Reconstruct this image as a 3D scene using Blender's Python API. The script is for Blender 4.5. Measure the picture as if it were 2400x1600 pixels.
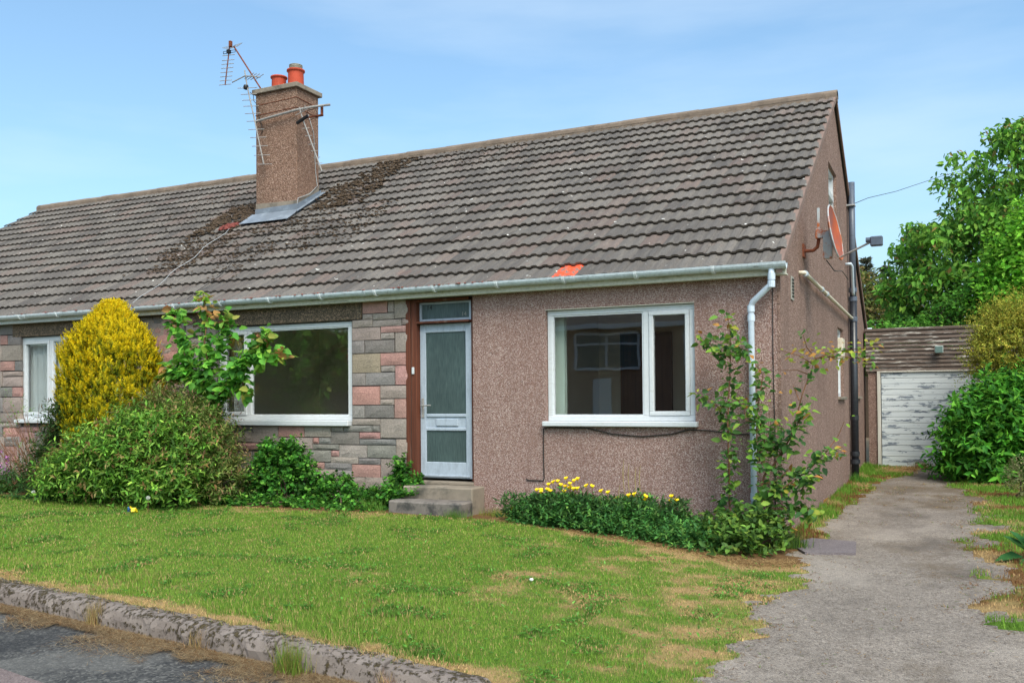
import bpy, math, random
import numpy as np
from mathutils import Vector, Matrix
for _o in list(bpy.data.objects): bpy.data.objects.remove(_o)
R=np.random.default_rng(7); random.seed(7)
sc=bpy.context.scene
# ---------------------------------------------------------------- camera
YAW,ROLL,PITCH=-.4463,-.0085,.0149
CAM=Vector((1.617,-10.0347,1.0265))
fw=Vector((math.sin(YAW)*math.cos(PITCH),math.cos(YAW)*math.cos(PITCH),math.sin(PITCH)))
rt=Vector((math.cos(YAW),-math.sin(YAW),0)); up=rt.cross(fw)
r2=rt*math.cos(ROLL)+up*math.sin(ROLL); u2=up*math.cos(ROLL)-rt*math.sin(ROLL)
cd=bpy.data.cameras.new('camera'); co=bpy.data.objects.new('camera',cd); sc.collection.objects.link(co)
co.matrix_world=Matrix(((r2.x,u2.x,-fw.x,CAM.x),(r2.y,u2.y,-fw.y,CAM.y),(r2.z,u2.z,-fw.z,CAM.z),(0,0,0,1)))
cd.sensor_width=36; cd.lens=2141.735/2400*36; cd.shift_y=100/2400; cd.clip_end=2000; cd.clip_start=.05
sc.camera=co
# ---------------------------------------------------------------- world, sun, exposure
SUN_AZ,SUN_EL=math.radians(138),math.radians(52)      # azimuth clockwise from +Y
w=bpy.data.worlds.new('World'); sc.world=w; w.use_nodes=True
nt=w.node_tree; nt.nodes.clear()
def nd(nt,t,ins=None,**pr):
    n=nt.nodes.new(t)
    for k,v in pr.items(): setattr(n,k,v)
    for k,v in (ins or {}).items():
        s=n.inputs[k]
        if isinstance(v,bpy.types.NodeSocket): nt.links.new(v,s)
        else:
            if s.type=='RGBA' and len(v)==3: v=(*v,1)
            s.default_value=v
    return n
sky=nd(nt,'ShaderNodeTexSky',sky_type='NISHITA',sun_disc=False,sun_elevation=SUN_EL,sun_rotation=SUN_AZ,altitude=40,air_density=1.0,dust_density=3.5,ozone_density=1.2)
tc=nd(nt,'ShaderNodeTexCoord')
mp=nd(nt,'ShaderNodeMapping',{'Vector':tc.outputs['Generated'],'Scale':(1.0,1.0,5.0),'Rotation':(.12,.06,.4)})
cn=nd(nt,'ShaderNodeTexNoise',{'Vector':mp.outputs[0],'Scale':1.5,'Detail':6.0,'Roughness':.52})
cr=nd(nt,'ShaderNodeMapRange',{'Value':cn.outputs[0],'From Min':.47,'From Max':.78,'To Min':0.0,'To Max':.42})
wm=nd(nt,'ShaderNodeMix',{0:cr.outputs[0],6:nd(nt,'ShaderNodeMix',{0:1.0,6:sky.outputs[0],7:(.85,1.02,1.02,1)},data_type='RGBA',blend_type='MULTIPLY').outputs[2],7:(3.6,4.2,4.7,1)},data_type='RGBA')
bg=nd(nt,'ShaderNodeBackground',{'Color':wm.outputs[2],'Strength':.125})
wo=nd(nt,'ShaderNodeOutputWorld',{'Surface':bg.outputs[0]})
sl=bpy.data.lights.new('sun','SUN'); sl.energy=1.5; sl.angle=math.radians(28); sl.color=(1,.93,.83)
so=bpy.data.objects.new('sun',sl); sc.collection.objects.link(so); so.location=(0,-20,30)
sd=Vector((math.sin(SUN_AZ)*math.cos(SUN_EL),math.cos(SUN_AZ)*math.cos(SUN_EL),math.sin(SUN_EL)))
so.rotation_euler=sd.to_track_quat('Z','Y').to_euler()
vs=sc.view_settings; vs.view_transform='Standard'; vs.look='None'; vs.exposure=1.1; vs.gamma=1; vs.use_curve_mapping=False
sc.render.engine='CYCLES'; sc.cycles.use_denoising=True; sc.cycles.max_bounces=8; sc.cycles.transparent_max_bounces=12
sc.cycles.sample_clamp_indirect=6
# ---------------------------------------------------------------- helpers
def L3(r,g,b):
    f=lambda c:(c/255/12.92 if c<=10 else ((c/255+.055)/1.055)**2.4); return (f(r),f(g),f(b))
class MB:
    def __init__(s): s.v=[]; s.f=[]
    def add(s,vs,fs):
        o=len(s.v); s.v+=[tuple(map(float,v)) for v in vs]; s.f+=[tuple(i+o for i in f) for f in fs]; return s
    def box(s,x0,x1,y0,y1,z0,z1,c=0):
        if c<=0:
            return s.add([(x0,y0,z0),(x1,y0,z0),(x1,y1,z0),(x0,y1,z0),(x0,y0,z1),(x1,y0,z1),(x1,y1,z1),(x0,y1,z1)],
              [(0,3,2,1),(4,5,6,7),(0,1,5,4),(1,2,6,5),(2,3,7,6),(3,0,4,7)])
        # chamfered box: 24 verts
        X=(x0,x1);Y=(y0,y1);Z=(z0,z1);vs=[];idx={}
        for i in (0,1):
            for j in (0,1):
                for k in (0,1):
                    sx=c if i==0 else -c; sy=c if j==0 else -c; sz=c if k==0 else -c
                    for a,p in enumerate(((X[i],Y[j]+sy,Z[k]+sz),(X[i]+sx,Y[j],Z[k]+sz),(X[i]+sx,Y[j]+sy,Z[k]))):
                        idx[i,j,k,a]=len(vs); vs.append(p)
        fs=[]
        for i in (0,1):
            q=[idx[i,0,0,0],idx[i,1,0,0],idx[i,1,1,0],idx[i,0,1,0]]; fs.append(q if i else q[::-1])
            q=[idx[0,i,0,1],idx[0,i,1,1],idx[1,i,1,1],idx[1,i,0,1]]; fs.append(q if i else q[::-1])
            q=[idx[0,0,i,2],idx[1,0,i,2],idx[1,1,i,2],idx[0,1,i,2]]; fs.append(q if i else q[::-1])
        for i in (0,1):
            for j in (0,1):
                fs.append([idx[i,j,0,0],idx[i,j,1,0],idx[i,j,1,1],idx[i,j,0,1]])
                fs.append([idx[i,0,j,0],idx[i,1,j,0],idx[i,1,j,2],idx[i,0,j,2]])
                fs.append([idx[0,i,j,1],idx[1,i,j,1],idx[1,i,j,2],idx[0,i,j,2]])
                for k in (0,1): fs.append([idx[i,j,k,a] for a in (0,1,2)])
        s.add(vs,fs); s.fix=True; return s
    def tube(s,pts,r,n=8,cap=True):
        pts=[Vector(p) for p in pts]; rr=r if hasattr(r,'__len__') else [r]*len(pts)
        t0=(pts[1]-pts[0]).normalized(); a=t0.orthogonal().normalized(); vs=[];fs=[]
        for i,p in enumerate(pts):
            t=((pts[min(i+1,len(pts)-1)]-p).normalized()+(p-pts[max(i-1,0)]).normalized())
            t=t.normalized() if t.length>1e-6 else t0
            a=(a-t*a.dot(t)); a=a.normalized() if a.length>1e-6 else t.orthogonal().normalized(); b=t.cross(a)
            for k in range(n):
                th=2*math.pi*k/n; vs.append(p+(a*math.cos(th)+b*math.sin(th))*rr[i])
        for i in range(len(pts)-1):
            for k in range(n): fs.append((i*n+k,i*n+(k+1)%n,(i+1)*n+(k+1)%n,(i+1)*n+k))
        if cap: fs.append(tuple(range(n))[::-1]); fs.append(tuple(range((len(pts)-1)*n,len(pts)*n)))
        return s.add(vs,fs)
    def lathe(s,c,prof,n=20,cap=True):
        vs=[];fs=[]
        for r,z in prof:
            for k in range(n): vs.append((c[0]+r*math.cos(2*math.pi*k/n),c[1]+r*math.sin(2*math.pi*k/n),c[2]+z))
        for i in range(len(prof)-1):
            for k in range(n): fs.append((i*n+k,i*n+(k+1)%n,(i+1)*n+(k+1)%n,(i+1)*n+k))
        if cap: fs.append(tuple(range(n))[::-1]); fs.append(tuple(range((len(prof)-1)*n,len(prof)*n)))
        return s.add(vs,fs)
    def blob(s,c,r,n=5,flat=.6):
        vs=[(c[0],c[1],c[2]+r*flat)];a0=random.random()*6
        for k in range(n):
            q=r*random.uniform(.7,1.25); vs.append((c[0]+q*math.cos(a0+6.283*k/n),c[1]+q*math.sin(a0+6.283*k/n),c[2]+r*flat*.35))
        for k in range(n):
            q=r*1.1; vs.append((c[0]+q*math.cos(a0+6.283*k/n),c[1]+q*math.sin(a0+6.283*k/n),c[2]-r*.3))
        fs=[(0,1+k,1+(k+1)%n) for k in range(n)]+[(1+k,1+n+k,1+n+(k+1)%n,1+(k+1)%n) for k in range(n)]
        return s.add(vs,fs)
    def sheetprism(s,poly,z0,z1):
        n=len(poly); return s.add([(x,y,z0) for x,y in poly]+[(x,y,z1) for x,y in poly],[tuple(range(n))[::-1],tuple(range(n,2*n))]+[(i,(i+1)%n,n+(i+1)%n,n+i) for i in range(n)])
    def build(s,name,m,parent=None,smooth=False,**tags):
        me=bpy.data.meshes.new(name); 
        org=ORG.get(parent.name,(0,0,0)) if parent else (0,0,0)
        me.from_pydata([(a-org[0],b-org[1],c-org[2]) for a,b,c in s.v],[],s.f); me.update()
        if getattr(s,'fix',False):
            import bmesh; b=bmesh.new(); b.from_mesh(me); bmesh.ops.recalc_face_normals(b,faces=b.faces); b.to_mesh(me); b.free()
        if smooth: me.polygons.foreach_set('use_smooth',[True]*len(me.polygons))
        return link(name,me,m,parent,org,**tags)
ORG={}
def link(name,me,m,parent=None,org=(0,0,0),**tags):
    o=bpy.data.objects.new(name,me); sc.collection.objects.link(o)
    if m and not me.materials: me.materials.append(m)
    if parent: o.parent=parent
    ORG[o.name]=org
    for k,v in tags.items(): o[k]=v
    return o
def thing(name,loc,label,cat,group=None):
    o=bpy.data.objects.new(name,None); sc.collection.objects.link(o); o.location=loc; o.empty_display_size=.2
    ORG[o.name]=tuple(loc); o['label']=label; o['category']=cat
    if group: o['group']=group
    return o
def T(label,cat,group=None):
    d=dict(label=label,category=cat)
    if group: d['group']=group
    return d
# numpy value noise
_tab=np.random.default_rng(3).random((256,256))
def vn(x,y):
    xi=np.floor(x).astype(int); yi=np.floor(y).astype(int); fx=x-xi; fy=y-yi; fx=fx*fx*(3-2*fx); fy=fy*fy*(3-2*fy)
    g=lambda a,b:_tab[a&255,b&255]
    return (g(xi,yi)*(1-fx)+g(xi+1,yi)*fx)*(1-fy)+(g(xi,yi+1)*(1-fx)+g(xi+1,yi+1)*fx)*fy
def fbm(x,y,o=4):
    x=np.asarray(x,float); y=np.asarray(y,float); s=0;a=.5;t=0
    for i in range(o): s=s+a*vn(x+17.3*i,y-9.1*i); t+=a; a*=.5; x=x*2.03; y=y*2.03
    return s/t
sst=lambda a,b,x:(lambda t:t*t*(3-2*t))(np.clip((np.asarray(x,float)-a)/(b-a),0,1))
# ---------------------------------------------------------------- materials
def newmat(name):
    m=bpy.data.materials.new(name); m.use_nodes=True; nt=m.node_tree; nt.nodes.clear(); return m,nt
def pos(nt,scale=1.0,sv=None):
    g=nd(nt,'ShaderNodeNewGeometry')
    if sv is None: return g.outputs['Position']
    return nd(nt,'ShaderNodeMapping',{'Vector':g.outputs['Position'],'Scale':sv}).outputs[0]
def noise(nt,v,scale,detail=4.,rough=.55): return nd(nt,'ShaderNodeTexNoise',{'Vector':v,'Scale':scale,'Detail':detail,'Roughness':rough}).outputs[0]
def rng(nt,v,a,b,c=0.,d=1.): return nd(nt,'ShaderNodeMapRange',{'Value':v,'From Min':a,'From Max':b,'To Min':c,'To Max':d}).outputs[0]
def mix(nt,f,a,b,bt='MIX'): return nd(nt,'ShaderNodeMix',{0:f,6:a if isinstance(a,bpy.types.NodeSocket) else (*a[:3],1),7:b if isinstance(b,bpy.types.NodeSocket) else (*b[:3],1)},data_type='RGBA',blend_type=bt).outputs[2]
def math_(nt,op,a,b=0.): return nd(nt,'ShaderNodeMath',{0:a,1:b},operation=op).outputs[0]
def bump(nt,h,strength=.5,dist=.01): return nd(nt,'ShaderNodeBump',{'Height':h,'Strength':strength,'Distance':dist}).outputs[0]
def out(nt,col,rough=.8,spec=.3,normal=None,metal=0.):
    i={'Base Color':col if isinstance(col,bpy.types.NodeSocket) else (*col[:3],1),'Roughness':rough,'Specular IOR Level':spec,'Metallic':metal}
    if normal: i['Normal']=normal
    p=nd(nt,'ShaderNodeBsdfPrincipled',i); nd(nt,'ShaderNodeOutputMaterial',{'Surface':p.outputs[0]}); return p
def grain(name,c,var=.15,scale=8.,fine=120.,rough=.8,spec=.3,bs=.3,bd=.004,dirt=None,dscale=3.,damt=(.55,.75)):
    m,nt=newmat(name); p=pos(nt)
    n1=noise(nt,p,scale); n2=noise(nt,p,fine,2.)
    dk=tuple(x*(1-var) for x in c); lt=tuple(min(1,x*(1+var)) for x in c)
    col=mix(nt,rng(nt,n1,.3,.7),dk,lt); col=mix(nt,rng(nt,n2,.3,.7,0,.5),col,dk)
    if dirt: col=mix(nt,rng(nt,noise(nt,p,dscale,6.,.65),*damt),col,dirt)
    out(nt,col,rough,spec,bump(nt,n2,bs,bd)); return m
def harl(name,cols,base,scale=75.,bd=.006,stain=None):
    m,nt=newmat(name); p=pos(nt)
    v=nd(nt,'ShaderNodeTexVoronoi',{'Vector':p,'Scale':scale}); sp=nd(nt,'ShaderNodeSeparateColor',{0:v.outputs['Color']})
    ramp=nd(nt,'ShaderNodeValToRGB',{0:sp.outputs[0]}); e=ramp.color_ramp; e.interpolation='CONSTANT'
    for i,(t,c) in enumerate(cols):
        el=e.elements[i] if i<2 else e.elements.new(t); el.position=t; el.color=(*c,1)
    col=mix(nt,rng(nt,v.outputs['Distance'],.25,.75,0,.75),ramp.outputs[0],base)
    big=noise(nt,p,1.1,5.); col=mix(nt,rng(nt,big,.35,.7,0,.22),col,tuple(x*.6 for x in base))
    if stain:
        q=pos(nt,sv=(3.2,3.2,.35)); col=mix(nt,rng(nt,noise(nt,q,1.,5.,.6),.5,.75,0,.45),col,stain)
    out(nt,col,.9,.2,bump(nt,rng(nt,v.outputs['Distance'],0,.7,1,0),.8,bd)); return m
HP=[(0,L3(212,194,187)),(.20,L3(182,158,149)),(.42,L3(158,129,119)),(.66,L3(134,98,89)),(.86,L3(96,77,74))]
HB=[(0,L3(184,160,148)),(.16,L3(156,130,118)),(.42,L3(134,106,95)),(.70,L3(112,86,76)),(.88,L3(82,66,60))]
M={}
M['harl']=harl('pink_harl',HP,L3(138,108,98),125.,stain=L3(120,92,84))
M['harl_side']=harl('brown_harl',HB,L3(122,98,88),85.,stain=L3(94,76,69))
M['harl_chim']=harl('chimney_harl',[(t,(c[0]*1.02,c[1]*.94,c[2]*.86)) for t,c in HB],L3(120,94,76),70.,stain=L3(84,70,56))
M['lintel']=harl('lintel_harl',[(0,L3(170,140,116)),(.15,L3(128,108,90)),(.45,L3(96,84,72)),(.8,L3(66,58,50))],L3(92,82,70),75.)
M['mortar']=grain('mortar',L3(104,98,94),.2,6,90)
def stone_mat():
    m,nt=newmat('split_stone'); p=pos(nt); oi=nd(nt,'ShaderNodeObjectInfo')
    n1=noise(nt,p,22.,5.,.7); n2=noise(nt,p,55.,4.,.75); n3=noise(nt,p,3.,3.)
    col=mix(nt,rng(nt,n2,.48,.72,0,.75),oi.outputs['Color'],nd(nt,'ShaderNodeHueSaturation',{'Color':oi.outputs['Color'],'Value':.36}).outputs[0])
    col=mix(nt,rng(nt,n2,.42,.25,0,.5),col,nd(nt,'ShaderNodeHueSaturation',{'Color':oi.outputs['Color'],'Value':1.6,'Saturation':.7}).outputs[0])
    col=mix(nt,rng(nt,n3,.4,.7,0,.3),col,L3(96,90,84))
    h=math_(nt,'ADD',n1,math_(nt,'MULTIPLY',n2,.5)); out(nt,col,.9,.2,bump(nt,h,.9,.010)); return m
M['stone']=stone_mat()
def tile_mat():
    m,nt=newmat('concrete_tile'); p=pos(nt); oi=nd(nt,'ShaderNodeObjectInfo'); at=nd(nt,'ShaderNodeAttribute',attribute_name='rnd')
    r=math_(nt,'FRACT',math_(nt,'ADD',oi.outputs['Random'],at.outputs['Fac']))
    n1=noise(nt,p,5.,4.); n2=noise(nt,p,60.,4.,.7)
    col=mix(nt,r,L3(88,83,80),L3(119,112,106))
    r2_=math_(nt,'FRACT',math_(nt,'MULTIPLY',r,7.31)); col=mix(nt,rng(nt,r2_,.72,1,0,.45),col,L3(124,100,92))
    col=mix(nt,rng(nt,noise(nt,pos(nt,sv=(14,2,2)),1.,3.),.5,.72,0,.5),col,L3(130,124,116))
    col=mix(nt,rng(nt,n2,.42,.66,0,.55),col,L3(70,64,60)); col=mix(nt,rng(nt,n1,.45,.75,0,.35),col,L3(82,80,78))
    col=mix(nt,rng(nt,noise(nt,p,2.3,6.,.7),.60,.72,0,.35),col,L3(122,84,74))
    li=noise(nt,pos(nt,sv=(1,1.3,1.3)),11.,2.,.4); col=mix(nt,rng(nt,li,.75,.77),col,L3(214,212,206))
    out(nt,col,.9,.2,bump(nt,n2,.5,.006)); return m
M['tile']=tile_mat()
M['tile_orange']=grain('orange_paint',L3(238,84,48),.2,30,120,dirt=L3(120,104,94),dscale=14,damt=(.5,.56))
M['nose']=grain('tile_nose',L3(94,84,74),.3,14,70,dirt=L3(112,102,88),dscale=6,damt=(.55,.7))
M['felt']=grain('roof_felt',L3(44,42,40),.2,5,40)
M['ridge']=grain('ridge_tile',L3(124,108,94),.25,5,70,dirt=L3(84,72,62),dscale=4)
M['verge']=grain('verge_mortar',L3(128,106,96),.2,6,80)
M['moss']=grain('roof_moss',L3(78,62,46),.45,20,160,dirt=L3(52,46,38),dscale=9)
M['redmoss']=grain('red_moss',L3(122,62,54),.3,20,160)
M['lead']=grain('lead',L3(116,124,134),.2,5,50,rough=.55,spec=.4,dirt=L3(146,154,162),dscale=5)
def pvc(name,c,dirt,damt,rough=.35,sv=(1.2,6,9)):
    m,nt=newmat(name); q=pos(nt,sv=sv); n=noise(nt,q,3.,6.,.7); p=pos(nt)
    col=mix(nt,rng(nt,n,*damt),c,dirt); col=mix(nt,rng(nt,noise(nt,p,30.,3.),.45,.75,0,.3),col,dirt)
    out(nt,col,rough,.4); return m
M['upvc']=pvc('white_upvc',L3(202,205,208),L3(180,181,177),(.55,.85),.3)
M['gutter']=pvc('grey_white_gutter',L3(196,206,212),L3(84,88,74),(.63,.70))
M['gutter2']=pvc('white_gutter',L3(206,214,220),L3(130,130,122),(.6,.8))
M['fascia']=pvc('cream_fascia',L3(206,204,190),L3(120,118,92),(.56,.72),.6)
M['fascia2']=pvc('white_fascia',L3(206,210,210),L3(150,150,144),(.58,.8),.6)
M['pipewhite']=pvc('pipe_white',L3(196,208,220),L3(150,158,160),(.55,.8),sv=(6,6,1))
M['pipecream']=pvc('pipe_cream',L3(206,196,176),L3(110,98,80),(.55,.75),.5)
M['pipeblack']=pvc('pipe_black',L3(34,36,42),L3(60,62,66),(.5,.8),.3)
M['pipegrey']=pvc('pipe_grey',L3(84,92,106),L3(62,66,74),(.5,.8),.4)
M['alu']=pvc('grey_aluminium',L3(168,178,190),L3(134,142,152),(.5,.8),.35,sv=(4,4,1))
M['wood']=None
def wood(name,c,c2,wear,amt,axis,wsv=None):
    m,nt=newmat(name); sv={'x':(.8,30,30),'z':(30,30,.8)}[axis]; n=noise(nt,pos(nt,sv=sv),1.,5.,.6); n2=noise(nt,pos(nt,sv=wsv or tuple(k*.22 for k in sv)),1.,6.,.7)
    col=mix(nt,rng(nt,n,.3,.7),c,c2); col=mix(nt,rng(nt,n2,*amt),col,wear); out(nt,col,.7,.3,bump(nt,n,.4,.004)); return m
M['wood']=wood('brown_door_wood',L3(112,62,42),L3(72,40,30),L3(140,120,108),(.58,.72),'z')
M['boards']=wood('weathered_boards',L3(108,92,82),L3(74,62,56),L3(178,172,164),(.53,.66),'x',(4,10,26))
M['whiteboards']=wood('peeling_white_boards',L3(206,210,210),L3(186,192,196),L3(118,126,136),(.55,.58),'x',(3.5,6,13))
M['whitewood']=wood('white_frame_wood',L3(204,200,190),L3(170,164,152),L3(120,112,100),(.6,.7),'z')
M['pot']=grain('terracotta',L3(182,74,50),.15,6,60,rough=.7,dirt=L3(150,70,56),dscale=5)
M['steel']=grain('steel_liner',L3(150,146,130),.2,20,90,rough=.35,spec=.5)
M['metal']=grain('aerial_metal',L3(150,146,142),.25,30,120,rough=.45,dirt=L3(96,84,76),dscale=9)
M['rust']=grain('rust',L3(120,66,44),.35,20,120,dirt=L3(70,42,34),dscale=12)
M['black']=grain('black_plastic',L3(30,30,32),.2,20,90,rough=.5)
M['cable']=grain('dark_cable',L3(52,48,46),.2,20,90,rough=.6)
M['cablegrey']=grain('grey_cable',L3(160,160,160),.2,20,90,rough=.6)
M['conc']=grain('step_concrete',L3(138,126,112),.2,5,110,dirt=L3(84,80,74),dscale=4,bs=.6,damt=(.5,.7))
M['conc2']=grain('step_concrete_weathered',L3(118,110,104),.25,6,110,dirt=L3(70,68,66),dscale=5,bs=.6,damt=(.48,.62))
M['int']=grain('interior_plaster',L3(246,243,232),.03,2,30)
M['intgreen']=grain('interior_pale_green',L3(196,214,204),.05,2,30)
M['intfloor']=grain('interior_floor',L3(190,178,158),.1,3,30)
M['intwood']=wood('interior_wood',L3(96,58,40),L3(70,42,30),L3(90,60,44),(.6,.8),'z')
M['curtain']=grain('pale_curtain',L3(196,202,202),.06,4,60)
M['bracket']=pvc('gutter_bracket_white',L3(214,220,224),L3(150,154,150),(.6,.8))
M['vent']=grain('vent_grey',L3(150,148,140),.1,10,60)
def dishmat():
    m,nt=newmat('rusty_dish'); p=pos(nt); n=noise(nt,p,4.,6.,.65); n2=noise(nt,pos(nt,sv=(20,20,2)),1.,4.)
    g=nd(nt,'ShaderNodeTexCoord'); sx=nd(nt,'ShaderNodeSeparateXYZ',{0:g.outputs['Object']})
    col=mix(nt,rng(nt,n2,.3,.7),L3(176,84,40),L3(140,64,40)); col=mix(nt,rng(nt,n,.45,.65),col,L3(124,78,70))
    out(nt,col,.65,.4); return m
M['dish']=dishmat()
M['dishrim']=grain('dish_paint',L3(178,184,186),.1,6,60,dirt=L3(188,104,58),dscale=4,damt=(.48,.56))
def glass():
    m,nt=newmat('window_glass'); bf=nd(nt,'ShaderNodeNewGeometry').outputs['Backfacing']; fr=nd(nt,'ShaderNodeFresnel',{'IOR':rng(nt,bf,0.,1.,1.52,1/1.52)}); f=math_(nt,'MULTIPLY',fr.outputs[0],2.1)
    t=nd(nt,'ShaderNodeBsdfTransparent',{'Color':(.965,.975,.97,1)}); n=noise(nt,pos(nt),1.6,2.)
    g=nd(nt,'ShaderNodeBsdfGlossy',{'Roughness':.0,'Color':(.95,.97,1,1),'Normal':bump(nt,n,.04,.02)})
    ms=nd(nt,'ShaderNodeMixShader',{0:f,1:t.outputs[0],2:g.outputs[0]}); nd(nt,'ShaderNodeOutputMaterial',{'Surface':ms.outputs[0]}); return m
M['glass']=glass()
def frosted():
    m,nt=newmat('reeded_glass'); n=noise(nt,pos(nt,sv=(75,75,7)),1.,3.,.6); n2=noise(nt,pos(nt),2.,3.)
    col=mix(nt,rng(nt,n,.3,.7),L3(58,74,74),L3(84,100,98)); col=mix(nt,rng(nt,n2,.4,.7,0,.5),col,L3(52,62,62))
    out(nt,col,.28,.5,bump(nt,n,.35,.008)); return m
M['frosted']=frosted()
def leafmat(name,tr=.38,rough=.6,spec=.15):
    m,nt=newmat(name); at=nd(nt,'ShaderNodeAttribute',attribute_name='col')
    p=nd(nt,'ShaderNodeBsdfPrincipled',{'Base Color':at.outputs['Color'],'Roughness':rough,'Specular IOR Level':spec})
    hs=nd(nt,'ShaderNodeHueSaturation',{'Color':at.outputs['Color'],'Value':1.15,'Hue':.49})
    t=nd(nt,'ShaderNodeBsdfTranslucent',{'Color':hs.outputs[0]})
    ms=nd(nt,'ShaderNodeMixShader',{0:tr,1:p.outputs[0],2:t.outputs[0]}); nd(nt,'ShaderNodeOutputMaterial',{'Surface':ms.outputs[0]}); return m
M['leaf']=leafmat('leaf'); M['grass']=leafmat('grass_blade',.3,.7,.1)
M['straw']=grain('straw_stem',L3(150,132,84),.2,20,90)
M['bark']=grain('bark',L3(86,70,56),.3,20,120,bs=.8,bd=.01)
M['twig']=grain('twig',L3(120,84,62),.3,20,120)
def groundmat(name):
    m,nt=newmat(name); at=nd(nt,'ShaderNodeAttribute',attribute_name='col'); n=noise(nt,pos(nt),60.,4.,.7)
    col=mix(nt,rng(nt,n,.35,.7,0,.7),at.outputs['Color'],nd(nt,'ShaderNodeHueSaturation',{'Color':at.outputs['Color'],'Value':.55}).outputs[0])
    out(nt,col,.95,.1,bump(nt,n,.8,.02)); return m
M['soil']=groundmat('lawn_soil')
def asphalt(name,base,lt,dk,scale,patch=None,pamt=(.5,.62),psc=1.2,far=0):
    m,nt=newmat(name); p=pos(nt); v=nd(nt,'ShaderNodeTexVoronoi',{'Vector':p,'Scale':scale}); sp=nd(nt,'ShaderNodeSeparateColor',{0:v.outputs['Color']})
    col=mix(nt,rng(nt,sp.outputs[0],.55,1,0,.9),base,lt); col=mix(nt,rng(nt,sp.outputs[1],.6,1,0,.9),col,dk)
    n=noise(nt,p,1.3,5.,.6); col=mix(nt,rng(nt,n,.38,.68,0,.5),col,dk); n3=noise(nt,p,16.,4.,.7); col=mix(nt,rng(nt,n3,.45,.7,0,.35),col,lt)
    if patch:
        q=noise(nt,pos(nt,sv=(1,.6,1)),psc,7.,.68)
        if far: q=math_(nt,'ADD',q,rng(nt,nd(nt,'ShaderNodeSeparateXYZ',{0:p}).outputs[1],-1.,7.,0,far))
        col=mix(nt,rng(nt,q,*pamt,0,.8),col,patch); q2=noise(nt,pos(nt,sv=(1.2,.8,1)),1.1,3.,.5); col=mix(nt,rng(nt,q2,.56,.66,0,.55),col,dk); col=mix(nt,rng(nt,q2,.44,.36,0,.35),col,lt)
    h=math_(nt,'ADD',rng(nt,v.outputs['Distance'],0,.6,1,0),n3); out(nt,col,.9,.25,bump(nt,h,.7,.008)); return m
M['drive']=asphalt('worn_drive',L3(128,117,107),L3(162,151,140),L3(86,78,72),88.,L3(96,82,66),(.52,.66),.8,far=.10)
M['road']=asphalt('road_asphalt',L3(62,61,60),L3(118,115,110),L3(42,42,44),60.,L3(108,98,76),(.60,.70),1.6)
M['patch']=asphalt('road_patch',L3(122,106,104),L3(146,132,128),L3(96,84,82),110.)
M['slab']=asphalt('dark_slab',L3(116,106,108),L3(136,128,128),L3(94,86,88),120.)
M['earth']=grain('earth',L3(104,88,64),.3,2,40,dirt=L3(84,96,52),dscale=1.)
def kerbmat():
    m,nt=newmat('kerb_concrete'); p=pos(nt); n2=noise(nt,p,110.,3.,.7); n1=noise(nt,p,4.,5.)
    col=mix(nt,rng(nt,n1,.3,.7),L3(116,105,98),L3(138,127,119)); col=mix(nt,rng(nt,n2,.45,.7,0,.5),col,L3(112,100,96))
    nz=nd(nt,'ShaderNodeSeparateXYZ',{0:nd(nt,'ShaderNodeNewGeometry').outputs['Normal']}).outputs[2]; nz=rng(nt,nz,.3,1.,0,.05)
    mo=math_(nt,'ADD',nz,math_(nt,'ADD',math_(nt,'MULTIPLY',noise(nt,p,24.,5.,.7),.72),math_(nt,'MULTIPLY',noise(nt,p,3.2,3.),.28))); f=rng(nt,mo,.525,.60)
    col=mix(nt,f,col,mix(nt,rng(nt,n2,.35,.65),L3(42,36,28),L3(88,76,50)))
    h=math_(nt,'ADD',math_(nt,'MULTIPLY',n2,.4),f); out(nt,col,.95,.2,bump(nt,h,.8,.012)); return m
M['kerb']=kerbmat()
M['flower']=grain('yellow_petal',L3(248,206,20),.1,40,100,rough=.6)
M['white']=grain('white_fluff',L3(226,226,220),.08,40,100)
M['foil_y']=grain('packet_yellow',L3(226,196,40),.15,20,60,rough=.3); M['foil_b']=grain('packet_blue',L3(60,110,170),.2,20,60,rough=.3)
M['lamp']=grain('floodlight_body',L3(150,160,156),.1,10,60,rough=.4); M['lampglass']=grain('floodlight_glass',L3(96,120,116),.1,10,60,rough=.15,spec=.5)
M['brickopp']=grain('opposite_wall',L3(150,120,100),.2,2,40); M['roofopp']=grain('opposite_roof',L3(96,88,84),.2,4,40)
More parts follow.
